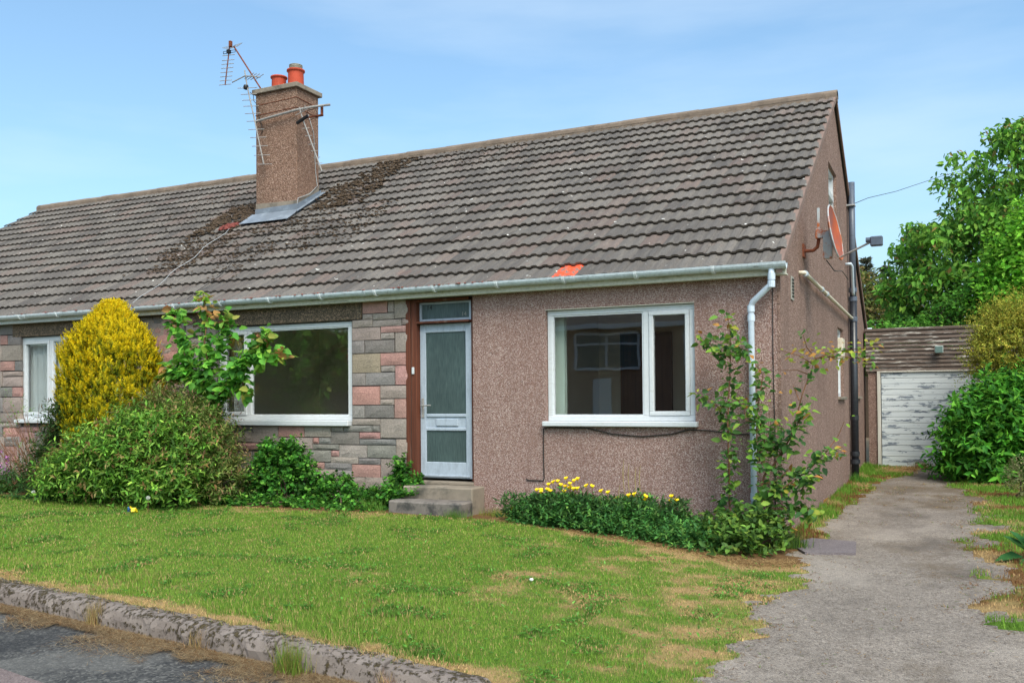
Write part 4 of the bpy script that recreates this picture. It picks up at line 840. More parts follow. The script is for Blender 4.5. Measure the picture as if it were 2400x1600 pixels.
def shoots(P,Nm,length,k,lL,lW,up=.5,spread=.8,jit=.4,upn=.7):
    n=len(P); D=nrm(Nm*.7+np.array([0,0,up])+R.standard_normal((n,3))*jit); ln=length*R.uniform(.35,1.7,n)
    t=np.tile(np.linspace(.1,1,k),(n,1)); base=P[:,None,:]+D[:,None,:]*(ln[:,None]*t)[...,None]
    A=nrm(np.cross(D,R.standard_normal((n,3)))); B=np.cross(D,A); th=np.arange(k)*2.4+R.random((n,1))*6.28
    rad=A[:,None,:]*np.cos(th)[...,None]+B[:,None,:]*np.sin(th)[...,None]
    ld=nrm(D[:,None,:]*.55+rad*spread+R.standard_normal((n,k,3))*.15); ln_=nrm(D[:,None,:]*.6+np.array([0,0,upn])+R.standard_normal((n,k,3))*.3)
    Ls=lL*R.uniform(.6,1.2,(n,k)); return base.reshape(-1,3),ld.reshape(-1,3),ln_.reshape(-1,3),Ls.ravel(),(Ls*lW/lL).ravel(),np.tile(np.arange(k)/(k-1),n)
def stems(name,root,P,r0,r1,par,m=None,n=18,kind=False):
    mb=MB(); idx=R.choice(len(P),min(n,len(P)),replace=False); root=np.array(root)
    for i in idx:
        e=P[i]; b=root+np.array([R.normal()*.08,R.normal()*.06,0]); mid=(b+e)/2+np.array([0,0,.12])*R.random()+R.standard_normal(3)*.04; mb.tube([b,mid,e],[r0,(r0+r1)/2,r1],5)
    return mb.build(name,m or M['bark'],par)
def lumpy(lobes,n=5,k=.50):
    o=[]
    for l in lobes:
        o.append((l[0],l[1],l[2],l[3]*.86,l[4]*.86,l[5]*.86))
        for i in range(n):
            d=nrm(R.standard_normal(3)); d[1]=-abs(d[1]) if i%2 else d[1]; d[2]=abs(d[2])*.9-.15; q=R.uniform(.75,1.15)*k; o.append((l[0]+d[0]*l[3]*.8,l[1]+d[1]*l[4]*.8,l[2]+d[2]*l[5]*.8,l[3]*q,l[4]*q,l[5]*q))
    return o
def shrub(name,loc,lobes,n,sl,k,lL,lW,cols,wts,label,cat='shrub',group=None,inner=.5,tips=None,tipw=.2,up=.5,spread=.8,stem=22,big=False,zmin=-.5,jit=.18,lump=0):
    t=thing(name,loc,label,cat,group)
    if lump: lobes=lumpy(lobes,lump)
    P,Nm=lobe_pts(lobes,n,.78,zmin); Q,Nq=lobe_pts([(l[0],l[1],l[2],l[3]*.8,l[4]*.8,l[5]*.8) for l in lobes],int(n*inner),.4,zmin); PP=np.r_[P,Q]; NN=np.r_[Nm,Nq]
    p,d,nn,L_,W_,tt=shoots(PP,NN,sl,k,lL,lW,up,spread); c=colmix(len(p),cols,wts,jit)*np.repeat(np.exp(.22*R.standard_normal((len(PP),1))),k,axis=0)
    if tips is not None:
        msk=(tt>.78)&np.repeat(R.random(len(PP))<tipw,k); c[msk]=colmix(msk.sum(),tips,[1]*len(tips),.2)
    leaves('foliage',p,d,nn,L_,W_,c,M['leaf'],t,big=big); stems('stem',loc,PP,.014,.003,t,n=stem); return t
g=lambda *a:L3(*a)
# golden conifer
def conifer_gold():
    t=thing('golden_conifer',(-9.2,-.85,-.32),'tall golden yellow conifer, flame shaped, in front of the left window','conifer')
    n=8200; u=R.random(n)**.8; th=R.random(n)*6.2832; h=u*2.58
    prof=np.interp(h/2.58,[0,.2,.45,.655,.735,.80,.87,.93,.975,1],[.70,.92,1.02,1.0,.93,.85,.64,.42,.24,.05])
    lump=1+.26*(fbm(th*2.2+3,h*2.4,3)-.5)*2
    rr=prof*lump*R.uniform(.42,1.0,n)**.5; ax=.72; ay=.60; cxx=-9.10+.10*h/2.58
    P=np.stack([cxx+ax*rr*np.cos(th),-.85+ay*rr*np.sin(th),-.25+h],1); Nm=nrm(np.stack([np.cos(th),np.sin(th),.15+0*th],1))
    keep=(np.sin(th)<.45)|(R.random(n)<.5); P=P[keep];Nm=Nm[keep]; n=len(P)
    k=17; Dir=nrm(Nm*.32+np.array([0,0,1.0])+R.standard_normal((n,3))*.22); ln=.13*R.uniform(.6,1.3,n); tt=np.linspace(0,1,k)
    base=P[:,None]+Dir[:,None]*(ln[:,None]*tt)[...,None]; side=nrm(np.cross(Dir,Nm)+R.standard_normal((n,3))*.4)
    s=np.where(np.arange(k)%2==0,1,-1)[None,:,None]; ld=nrm(Dir[:,None]*.9+side[:,None]*s*.55+R.standard_normal((n,k,3))*.2); ln2=nrm(Nm[:,None]+R.standard_normal((n,k,3))*.5)
    L_=(.052*(1.1-.5*tt))[None]*R.uniform(.7,1.2,(n,k))
    y1=np.array(g(228,204,30)); y2=np.array(g(198,176,26)); gr=np.array(g(124,136,32)); gr2=np.array(g(84,104,34))
    f=np.clip(tt[None]*.9+.9*(lump[keep][:,None]-1)+.3*R.standard_normal((n,1))+.45*sst(.6,2.2,P[:,2]+.25)[:,None]-.12,0,1)[...,None]
    base_c=np.where(R.random((n,k,1))<.4,gr2,gr); c=base_c*(1-f)+(y2*(1-f)+y1*f)*f; c=c*(1+.12*R.standard_normal((n,k,1)))
    leaves('foliage',base.reshape(-1,3),ld.reshape(-1,3),ln2.reshape(-1,3),L_.ravel(),L_.ravel()*.38,c.reshape(-1,3),M['leaf'],t)
    MB().tube([(-9.2,-.85,-.34),(-9.2,-.85,1.2),(-9.15,-.85,2.3)],[.09,.06,.012],8).build('trunk',M['bark'],t)
conifer_gold()
GR=[g(114,158,60),g(94,138,54),g(140,174,74),g(78,116,50)]; 
shrub('leafy_shrub',(-8.3,-1.25,-.3),[(-9.1,-1.3,-.10,.42,.36,.28),(-8.55,-1.35,.08,.48,.42,.40),(-7.95,-1.32,.26,.48,.42,.46),(-7.5,-1.2,.34,.38,.36,.42),(-7.4,-1.32,-.06,.42,.34,.28)],2700,.24,11,.085,.029,GR,[3,3,2,1.5],lump=7,label='broad mid green leafy shrub sprawling over the lawn edge below the golden conifer',tips=[g(150,132,84),g(140,110,70)],tipw=.18)
shrub('spiky_shrub',(-7.5,-.75,-.3),[(-8.3,-.8,.58,.50,.35,.40),(-7.65,-.85,.60,.48,.38,.42),(-7.3,-.95,.35,.38,.32,.45),(-7.0,-.95,-.02,.34,.28,.34)],2000,.24,11,.075,.018,[g(112,132,64),g(94,118,58),g(134,138,76)],[3,3,1.5],lump=6,label='dull green shrub with brownish seed heads between the conifer and the big window',tips=[g(146,118,84),g(128,96,72),g(160,136,96)],tipw=.32)
shrub('dark_shrub',(-9.6,-1.1,-.3),[(-9.60,-1.10,.30,.32,.26,.45),(-9.42,-1.25,.78,.16,.15,.32),(-10.0,-1.05,.0,.3,.3,.3)],800,.18,10,.07,.02,[g(52,78,38),g(70,98,46),g(88,88,50)],[3,2,1],'dark bronze green shrub at the conifer left foot before the far window',tips=[g(120,86,64)],tipw=.2)
# bare twigs at far left
t=thing('twiggy_shrub',(-10.6,-.9,-.3),'sparse brown twiggy shrub under the far left window sill','shrub'); mb=MB(); tipsP=[]
for i in range(46):
    e=np.array([-10.85+R.normal()*.33,-.95+R.normal()*.15,.35+R.random()*.65]); b=np.array([-10.5+R.normal()*.15,-.95,-.3]); m_=(b+e)/2+R.standard_normal(3)*.06; mb.tube([b,m_,e],[.006,.004,.002],4); tipsP.append(e)
mb.build('stem',M['twig'],t); tp=np.array(tipsP); p,d,nn,L_,W_,tt=shoots(tp[:26],np.tile([0,0,1.],(26,1)),.16,8,.045,.014); leaves('foliage',p,d,nn,L_,W_,colmix(len(p),GR[:2],[1,1]),M['leaf'],t)
# fern and foxgloves on the left edge
t=thing('fern',(-9.9,-1.6,-.3),'low blue green fern at the front left foot of the shrubs','fern')
P_=[];D_=[];N_=[];L_=[]
for i in range(26):
    az=R.uniform(2.2,6.6); el=R.uniform(.2,.9); ln=R.uniform(.35,.6); b=np.array([-9.75+R.normal()*.18,-1.45+R.normal()*.08,-.3])
    for j in range(16):
        s=j/15; q=b+np.array([math.cos(az)*math.cos(el)*ln*s,math.sin(az)*math.cos(el)*ln*s*.8,math.sin(el)*ln*s-.25*ln*s*s]); tdir=np.array([math.cos(az),math.sin(az)*.8,.1]); sd=np.cross(tdir,[0,0,1])
        for sg in (-1,1): P_.append(q);D_.append(sd*sg+tdir*.4);N_.append([0,0,1]);L_.append(.085*(1.05-s))
leaves('frond',np.array(P_),np.array(D_,float),np.array(N_,float),np.array(L_),np.array(L_)*.28,colmix(len(P_),[g(72,112,62),g(58,96,56)],[1,1]),M['leaf'],t)
for i,(x,y,h,lb) in enumerate(((-11.15,-1.05,.62,'pink foxglove spike at the left picture edge, the taller one'),(-10.93,-1.1,.55,'pink flower spike just right of the taller one at the left edge'))):
    t=thing('foxglove',(x,y,-.3),lb,'flower','pink flower spikes'); MB().tube([(x,y,-.32),(x+.02,y,-.3+h)],[.007,.003],5).build('stem',M['twig'],t)
    n=40; z_=R.uniform(.35,1,n); P=np.stack([x+.02+0*z_,y+0*z_,-.3+h*z_],1); D=nrm(np.c_[R.standard_normal((n,2)),-.3*np.ones(n)]); leaves('flower_head',P,D,np.tile([0,0,1.],(n,1)),.05,.03,colmix(n,[g(206,140,196),g(190,120,180)],[1,1]),M['leaf'],t)
    n=40; P=np.tile([x,y,-.3],(n,1)); D=nrm(np.c_[R.standard_normal((n,2)),R.random(n)]); leaves('foliage',P,D,np.tile([0,0,1.],(n,1)),R.uniform(.1,.28,n),.05,colmix(n,GR[:2],[1,1]),M['leaf'],t)
shrub('ground_cover',(-11.0,-1.2,-.3),[(-11.3,-1.15,-.25,.8,.35,.22),(-10.6,-1.35,-.28,.45,.3,.2),(-12.6,-1.1,-.22,.8,.35,.22)],520,.12,9,.07,.02,[g(56,88,46),g(74,106,54)],[1,1],'low dark leafy ground cover at the left end of the bed','ground cover',stem=6)
# young tree with large leaves
def traced_plant(name,loc,brs,y0,label,cat,lL,lW,cols,wts,tipc,r0,dens,rootmain,clus=1,yj=.12,big=True,tipr=.25,gold=()):
    t=thing(name,loc,label,cat); mb=MB(); P_=[];D_=[];T_=[]
    for bi,b in enumerate(brs):
        pts=[np.array([x,y0+.06*math.sin(i*1.7+bi)+ (.25*math.sin(bi*2.1))*(i/max(1,len(b)-1))*yj*6,z_]) for i,(x,z_) in enumerate(b)]
        rr=np.linspace(r0 if bi in rootmain else r0*.5,r0*.22,len(pts)); mb.tube(pts,list(rr),6)
        d=dens[bi] if bi in dens else dens['d']
        for i in range(len(pts)-1):
            a,c=pts[i],pts[i+1]; ln=np.linalg.norm(c-a); n=max(1,int(d*ln))
            for k in range(n):
                s=R.random(); P_.append(a+(c-a)*s+R.standard_normal(3)*.035*clus); D_.append(nrm((c-a))*.35+R.standard_normal(3)*np.array([1,1,.5])+np.array([0,0,-.35])); T_.append((i+s)/(len(pts)-1)+(2 if bi in gold else 0))
    mb.build('stem',M['twig'],t); P=np.array(P_);D=np.array(D_);T_=np.array(T_); n=len(P)
    N=nrm(np.array([0,-.5,.8])+R.standard_normal((n,3))*.45); c=colmix(n,cols,wts,.16); k=(T_>1-tipr)&(R.random(n)<np.where(T_>1.5,.85,.5)); c[k]=colmix(k.sum(),tipc,[1]*len(tipc),.15)
    L_=lL*R.uniform(.55,1.2,n)*np.where(T_>1.5,.7,1); leaves('foliage',P+nrm(D)*.015,D,N,L_,L_*lW/lL,c,M['leaf'],t,big=big); return t
YT=[[(-7.281,-.3),(-7.304,1.024),(-7.328,1.398),(-7.378,1.814),(-7.403,2.151),(-7.506,2.493)],[(-7.317,1.044),(-7.643,1.405),(-7.828,1.769),(-7.99,2.037),(-8.098,2.284)],[(-7.304,1.0),(-6.97,1.275),(-6.743,1.503),(-6.495,1.688),(-6.324,1.892)],[(-6.97,1.275),(-6.619,1.538),(-6.374,1.627),(-6.181,1.622)],[(-7.328,1.398),(-7.172,1.709),(-7.119,2.001),(-7.144,2.198)],[(-7.381,1.281),(-7.776,1.407),(-8.101,1.414)],[(-7.643,1.405),(-7.965,1.491),(-8.156,1.354)],[(-6.869,1.389),(-6.82,1.214),(-6.745,1.098)]]
traced_plant('young_tree',(-7.28,-.75,-.3),YT,-.72,'young bushy tree with large bright green leaves reaching the gutter','tree',.14,.088,[g(106,166,62),g(84,142,54),g(134,184,72),g(66,118,48)],[3,3,2,1.5],[g(150,150,70),g(170,128,80),g(140,160,70)],.020,{0:120,'d':210},(0,),1.5,yj=.06)
CL=[[(-.486,-.5),(-.486,-.089),(-.471,.322),(-.47,.733),(-.473,1.041),(-.459,1.349),(-.435,1.657),(-.463,1.864)],[(-.458,1.431),(-.581,1.476),(-.683,1.604),(-.746,1.627)],[(-.446,1.555),(-.294,1.509),(-.234,1.487)],[(-.475,.835),(-.608,.939),(-.774,1.044)],[(-.296,-.5),(-.111,.209),(.049,.414),(.169,.676),(.269,1.034),(.368,1.33),(.407,1.388)],[(.407,1.388),(.595,1.462),(.78,1.476),(.978,1.48)],[(.369,1.35),(.236,1.433),(.062,1.488)],[(.348,1.231),(.215,1.284),(.06,1.287)],[(.407,1.388),(.333,1.509),(.315,1.629)],[(.445,1.407),(.632,1.412),(.905,1.376)],[(-.071,.251),(-.186,.531),(-.202,.835),(-.138,1.24),(-.196,1.343)],[(-.154,-.075),(.142,.137),(.336,.281),(.47,.422),(.675,.524)],[(-.056,-.131),(.159,-.122),(.406,-.15)],[(.235,-.118),(.425,-.129)],[(.009,.373),(.187,.636),(.325,.895)],[(-.144,.734),(-.283,.774),(-.321,1.019)],[(-.276,-.283),(-.457,-.19),(-.62,-.115)],[(-.297,-.325),(-.118,-.376),(.157,-.261)],[(.249,.975),(.174,1.135)],[(.47,.422),(.603,.62),(.66,.757)],[(.237,.021),(.316,.202),(.411,.224)],[(-.15,.3),(-.1,.6),(.05,.75)],[(-.2,.1),(0,.15),(.15,.3)],[(-.25,-.15),(-.05,.0),(.1,.1)],[(-.2,.5),(-.05,.55),(.1,.5)]]
RG=[g(98,140,60),g(76,116,56),g(134,166,68),g(82,118,72)]
dd={'d':140,0:130,4:45,5:110,6:45,7:12,8:60,9:90,18:24,19:14,13:120,1:170,2:170,3:140}
traced_plant('rambling_rose',(-.3,-.45,-.55),CL,-.42,'straggly rose bush climbing at the house corner over the white downpipe','rose bush',.092,.060,RG,[3,3,2,2],[g(160,160,64),g(178,130,70),g(130,156,60)],.014,dd,(0,4),1.25,yj=.10,tipr=.12,gold=(5,6,7,8,9,18,19))
shrub('rose_base',(-.35,-.75,-.55),[(-.42,-.7,-.48,.26,.26,.18),(-.08,-.55,-.42,.18,.18,.18),(-.32,-.95,-.53,.24,.2,.13)],150,.16,9,.08,.046,[g(110,142,58),g(84,116,50),g(66,96,46)],[2,3,2],'light green leafy growth at the foot of the rambling rose','shrub',stem=10,big=True,zmin=-.57)
# flower bed right of the steps
shrub('periwinkle_mat',(-1.5,-.5,-.5),[(-2.35,-.40,-.36,.42,.26,.19),(-1.7,-.43,-.43,.45,.30,.20),(-1.1,-.55,-.51,.45,.36,.18),(-.72,-.76,-.55,.38,.34,.16),(-2.75,-.42,-.40,.22,.18,.14),(-1.45,-.35,-.36,.2,.15,.18)],2100,.12,9,.060,.026,[g(78,128,62),g(62,108,54),g(102,146,68)],[3,3,1.5],'low dark green mat of small leaves in the bed under the right window','ground cover',stem=8,zmin=-.6,up=.8)
FL=[(-2.659,-.049),(-2.597,-.042),(-2.529,.016),(-2.456,.05),(-2.407,.057),(-2.311,.092),(-2.366,.018),(-2.331,0),(-2.205,.071),(-2.243,.038),(-2.249,-.002),(-2.189,-.013),(-2.151,-.011),(-2.321,-.052),(-2.492,-.055),(-2.526,-.036),(-2.053,.021),(-1.985,.015),(-1.877,-.031),(-1.786,-.04),(-2.536,-.141),(-1.713,-.111),(-1.561,-.067),(-1.505,-.056),(-1.371,-.075),(-1.379,-.105),(-1.102,-.11),(-1.067,-.054),(-1.018,-.098),(-1.068,-.147),(-2.924,-.24),(-2.985,-.277),(-2.274,-.011),(-2.179,.088),(-2.58,-.062)]
def poppy(t,fl):
    for x,z_ in fl:
        y=-.46+R.normal()*.03; b=(x+R.normal()*.05,y+.05,-.42); MB().tube([b,((x+b[0])/2,y+.03,z_-.1),(x,y,z_)],.003,4).build('stem',M['twig'],t)
        mb=MB(); r=.028; vs=[(x,y,z_-.006)]; tl=R.normal()*.2
        for k in range(12):
            a_=k*math.pi/6; q=r*(1.0 if k%3 else .72); vs.append((x+q*math.cos(a_),y+q*math.sin(a_)*.9,z_+.030+tl*q*math.cos(a_)+.35*q*math.sin(a_)))
        mb.add(vs,[(0,1+k,1+(k+1)%12) for k in range(12)]); mb.blob((x,y,z_+.004),.007); mb.build('flower',M['flower'],t)
for lo,hi,lb in ((-4,-2.75,'pair of small yellow poppies at the left tip of the flower bed'),(-2.75,-2.1,'clump of yellow poppies at the top left of the flower bed'),(-2.1,-1.65,'loose row of four yellow poppies mid bed'),(-1.65,-1.3,'yellow poppies beside the tall seed stalks'),(-1.3,0,'four yellow poppies at the right of the bed')):
    f=[q for q in FL if lo<=q[0]<hi]; xm=sum(q[0] for q in f)/len(f); t=thing('poppy_clump',(xm,-.45,-.45),lb,'flowers','yellow poppies'); poppy(t,f)
    n=int(60+90*len(f)); P=np.stack([R.uniform(min(q[0] for q in f)-.08,max(q[0] for q in f)+.08,n),-.45+R.normal(size=n)*.10,-.36+R.random(n)*.26],1); D=nrm(np.c_[R.standard_normal((n,2))*.7,R.uniform(.2,1,n)]); leaves('foliage',P,D,nrm(R.standard_normal((n,3))+[0,0,.6]),R.uniform(.05,.11,n),.022,colmix(n,[g(60,94,52),g(76,110,58)],[1,1]),M['leaf'],t)
t=thing('seed_stalks',(-1.6,-.3,-.45),'tall thin straw coloured seed stalks with strap leaves in the flower bed','plant')
for x,h in ((-1.66,.78),(-1.60,.74),(-1.52,.70),(-1.47,.72),(-1.36,.42),(-1.71,.5)):
    pts=[(x+.02*math.sin(k),-.3,-.45+h*k/6) for k in range(7)]; mb=MB(); mb.tube(pts,[.005,.005,.004,.004,.005,.006,.002],4); mb.build('stalk',M['straw'],t)
n=26; P=np.stack([R.normal(-1.55,.1,n),np.full(n,-.3),np.full(n,-.4)],1); D=nrm(np.c_[R.standard_normal((n,2))*.35,np.ones(n)]); leaves('strap_leaf',P,D,nrm(np.c_[R.standard_normal((n,2)),.2*np.ones(n)]),R.uniform(.25,.42,n),.03,colmix(n,[g(110,130,60),g(90,116,54)],[1,1]),M['leaf'],t,droop=.3)
# ivy
IV=[g(76,134,48),g(60,110,42),g(108,160,62),g(50,92,38)]
shrub('ivy_bush',(-6.3,-.5,-.35),[(-6.50,-.40,.12,.24,.20,.30),(-6.28,-.36,.16,.18,.16,.26),(-6.6,-.45,-.12,.26,.22,.24),(-6.05,-.33,-.10,.2,.16,.20)],620,.11,9,.052,.046,IV,[3,2,1.5,2],'glossy bright green ivy mound below the big window',cat='ivy',big=True,zmin=-.38)
shrub('ivy_mat',(-5.3,-.45,-.35),[(-5.55,-.32,-.20,.26,.18,.18),(-5.1,-.34,-.30,.32,.22,.12),(-4.82,-.36,-.26,.15,.16,.15),(-6.1,-.65,-.38,.6,.28,.09),(-5.4,-.70,-.41,.6,.2,.06),(-6.9,-.85,-.36,.5,.28,.08)],1000,.08,8,.046,.040,IV,[3,2,2,2],'creeping ivy carpet along the wall foot left of the doorstep',cat='ivy',big=True,zmin=-.42)
shrub('ivy_sprig',(-4.62,-.14,-.2),[(-4.72,-.10,.06,.10,.05,.22),(-4.62,-.12,-.06,.16,.08,.08),(-4.5,-.36,-.19,.2,.05,.03)],90,.07,7,.055,.048,IV,[3,2,1.5,1],'small ivy sprig climbing the wall beside the doorstep',cat='ivy',big=True,stem=8,zmin=-.3)
# shrubs by the garage
BG=[g(86,152,50),g(64,124,42),g(112,174,62),g(48,98,38)]
shrub('broad_shrub',(2.3,8.5,-.5),[(2.36,8.5,.12,.68,.66,.68),(2.9,8.5,.5,.72,.7,.78),(2.0,8.4,-.18,.42,.45,.36),(2.55,8.4,.75,.40,.4,.42),(3.3,8.6,.3,.7,.7,.8)],1700,.34,9,.15,.062,BG,[3,3,2,1.5],lump=6,label='large rounded bright green shrub in front of the garage',big=True,up=.3)
shrub('golden_cypress',(2.8,9.3,-.5),[(2.75,9.1,1.95,.55,.45,.55),(2.45,9.0,1.75,.42,.35,.30),(2.4,9.0,2.2,.30,.25,.14),(2.6,9.1,2.45,.34,.25,.2),(3.2,9.2,2.2,.5,.5,.5),(2.25,9.0,1.5,.25,.2,.12)],1700,.30,13,.06,.018,[g(164,164,66),g(140,148,58),g(186,176,74),g(108,124,50)],[3,2,2,1],'yellow green feathery conifer rising above the broad shrub','conifer',up=.15,stem=10)
MB().tube([(2.8,9.3,-.5),(2.8,9.2,1.5)],.06,6).build('trunk',M['bark'],bpy.data.objects['golden_cypress'])
shrub('grey_shrub',(2.62,5.6,-.5),[(2.72,5.6,-.28,.32,.3,.28)],160,.12,8,.05,.018,[g(120,128,84),g(136,140,96)],[1,1],'small pale shrub at the right picture edge beyond the drive',stem=6)
t=thing('broadleaf_weed',(2.35,-.25,-.55),'dark green broad leaved plant at the right picture edge','plant')
P=np.array([(2.3,-.2,-.5)]*9,float); D=nrm(np.array([(-.5,-.2,.75),(-.45,-.3,.45),(-.5,-.3,.0),(-.2,-.6,-.15),(.5,0,.6),(.4,-.5,.2),(0,.5,.6),(.3,.3,.8),(-.1,-.3,.9)])); [leaves('leaf',(P+D*.08)[i:i+1],D[i:i+1],np.array([[0,-.3,1.]]),R.uniform(.22,.30,1),.16,colmix(1,[g(58,104,56)],[1]),M['leaf'],t,big=True) for i in range(9)]
mb=MB(); [mb.tube([(2.3,-.2,-.56),tuple(np.array([2.3,-.2,-.5])+d*.1)],.006,4) for d in D]; mb.build('stem',M['twig'],t)
# ---- trees
def tree(name,loc,poly,yc,thick,nc,per,lL,lW,cols,wts,label,cat='tree',hang=.5,trunk=.16,cr=.35,tipc=None):
    t=thing(name,loc,label,cat); poly=np.array(poly,float); x0,z0=poly.min(0);x1,z1=poly.max(0)
    def inside(x,z):
        c=np.zeros(len(x),bool); j=len(poly)-1
        for i in range(len(poly)):
            a,b=poly[i],poly[j]; c^=((a[1]>z)!=(b[1]>z))&(x<(b[0]-a[0])*(z-a[1])/(b[1]-a[1]+1e-9)+a[0]); j=i
        return c
    def dist(x,z):
        d=np.full(len(x),9.)
        for i in range(len(poly)):
            a,b=poly[i],poly[(i+1)%len(poly)]; ab=b-a; tt=np.clip(((x-a[0])*ab[0]+(z-a[1])*ab[1])/(ab@ab),0,1); d=np.minimum(d,np.hypot(x-a[0]-tt*ab[0],z-a[1]-tt*ab[1]))
        return d
    xs=R.uniform(x0,x1,nc*6); zs=R.uniform(z0,z1,nc*6); k=inside(xs,zs); xs=xs[k][:nc];zs=zs[k][:nc]; h=thick*np.minimum(1,np.sqrt(dist(xs,zs)/1.6))
    uu=R.uniform(-1,1,len(xs)); uu=np.sign(uu)*np.abs(uu)**.6; Pc=np.stack([xs,yc+uu*h,zs],1)
    Pc=Pc[(fbm(Pc[:,0]*.9+Pc[:,1]*.7,Pc[:,2]*.9,3)>.39)|(R.random(len(Pc))<.3)]
    n=len(Pc); p=Pc[:,None]+np.clip(R.standard_normal((n,per,3)),-1.35,1.35)*cr*np.array([.55,.55,.40]); p=p.reshape(-1,3); m=len(p)
    D=nrm(R.standard_normal((m,3))*np.array([1,1,.5])+np.array([0,-.2,-hang])); N=nrm(R.standard_normal((m,3))*.6+np.array([0,-.3,.8])); L_=lL*R.uniform(.6,1.25,m)
    cl=np.repeat(1+.14*R.standard_normal((n,1)),per,axis=0); c=colmix(m,cols,wts,.12)*cl
    if tipc is not None: q=R.random(m)<.035; c[q]=colmix(q.sum(),tipc,[1]*len(tipc))
    leaves('crown',p,D,N,L_,L_*lW/lL,c,M['leaf'],t,big=True)
    mb=MB(); L0=np.array(loc); top=np.array([loc[0],yc,z0+(z1-z0)*.75]); mb.tube([L0,(L0+top)/2,top],[trunk,trunk*.7,trunk*.2],8); mb.build('trunk',M['bark'],t)
    mb=MB()
    for i in R.choice(n,min(n,60),replace=False):
        e=Pc[i]; s=.25+.6*R.random(); b=L0+(top-L0)*min(.95,max(.2,(e[2]-.9-L0[2])/(top[2]-L0[2]))); mb.tube([b,(b+e)/2+np.array([0,0,.15]),e],[trunk*.3,trunk*.18,.015],5)
    mb.build('limb',M['bark'],t); return t
tree('cherry_tree',(4.0,19,-.8),[(-.05,4.2),(.05,4.6),(.28,5.2),(.40,5.45),(.66,5.85),(.78,6.1),(1.05,6.2),(1.0,6.55),(1.2,6.7),(1.46,6.75),(1.5,7.35),(1.7,7.42),(1.88,7.8),(2.1,7.72),(2.35,7.85),(2.65,7.75),(2.85,8.0),(2.75,8.35),(3.1,8.45),(3.6,8.5),(4.6,8.9),(5.6,8.4),(6.8,7.2),(7.8,5.8),(8.3,4.4),(7.5,3.0),(4,2.2),(.6,2.6),(.0,3.2)],19,2.2,1650,30,.20,.10,[g(106,156,58),g(86,134,52),g(130,172,68),g(70,112,46)],[3,3,2,1.5],'tall broad tree with drooping green leaves behind the garage',hang=.9,trunk=.2,cr=.38,tipc=[g(140,120,70)])
tree('lime_tree',(4.2,16,-.8),[(2.2,3.2),(2.35,4.1),(2.6,4.7),(2.9,5.25),(3.2,5.75),(3.8,6.1),(4.6,6.2),(5.6,5.6),(6.2,4.4),(6.0,3.0),(4.4,2.0),(2.6,2.5)],16,1.6,750,34,.13,.09,[g(116,176,54),g(96,156,48),g(140,192,68)],[3,2,1.5],'fresh lime green tree at the right picture edge behind the garage',hang=.3,trunk=.14,cr=.34)
tree('hedge_thicket',(1.2,15.9,-.8),[(-1.2,1.6),(-1.2,2.7),(-.3,2.95),(.4,3.05),(1.2,3.0),(1.6,3.55),(2.1,3.85),(2.7,3.8),(3.2,3.4),(5,3.2),(5,1.6)],16.2,.9,520,34,.11,.075,[g(92,146,52),g(74,122,46),g(110,160,62)],[3,3,1],'bright green hedge showing just above the garage roof','hedge',hang=.2,trunk=.06,cr=.28)
tree('brown_thicket',(-1.6,25,-.8),[(-3.2,2.2),(-3,4.0),(-2.2,5.2),(-1.5,5.6),(-.9,5.3),(-.2,4.9),(.5,4.6),(1.4,4.2),(1.2,2.4)],25,1.0,260,26,.20,.09,[g(112,122,62),g(96,112,54),g(136,122,74)],[3,3,2],'dull brownish green bush between the gable and the tall tree','bush',hang=.3,trunk=.1,cr=.5)
def spruce(x,y,top,rad,lb):
    t=thing('spruce_tree',(x,y,-.8),lb,'tree','distant spruces'); MB().tube([(x,y,-.8),(x,y,top)],[.2,.02],6).build('trunk',M['bark'],t)
    P_=[];D_=[]
    zz=top-.1
    while zz>2.0:
        r=rad*(top-zz)/(top-2)*1.0+.12
        for k in range(7):
            a_=R.random()*6.283; 
            for s in np.linspace(.1,1,7): 
                for q in range(5): P_.append((x+math.cos(a_)*r*s+R.normal()*.04,y+math.sin(a_)*r*s+R.normal()*.04,zz+.25*r*s*s+R.normal()*.05)); D_.append((math.cos(a_)+R.normal()*.6,math.sin(a_)+R.normal()*.6,-.15+R.normal()*.4))
        zz-=.30
    P=np.array(P_);D=np.array(D_); leaves('crown',P,D,nrm(R.standard_normal((len(P),3))+[0,0,1]),.22,.045,colmix(len(P),[g(84,88,66),g(68,78,58),g(98,86,70)],[2,2,1]),M['leaf'],t)
spruce(-1.52,32,6.9,1.1,'distant spruce nearest the gable wall'); spruce(-.85,34,6.75,1.0,'distant spruce second from the gable wall'); spruce(.2,33,8.2,1.4,'distant spruce peeping out left of the tall tree')
tree('street_tree',(-27,-25,-.8),[(-31,1),(-30.5,4),(-28,6.5),(-25.5,6.5),(-23.5,4.5),(-23,1.5)],-25,2.2,420,26,.22,.12,[g(92,130,50),g(150,150,60)],[3,1],'leafy tree across the road, seen only mirrored in the big window',trunk=.2,cr=.5)
MB().box(-60,-17.6,-30,-29.5,-.8,4.6).build('garden_wall',M['brickopp'],**T('long brown wall across the road, mirrored in the glass','wall'))
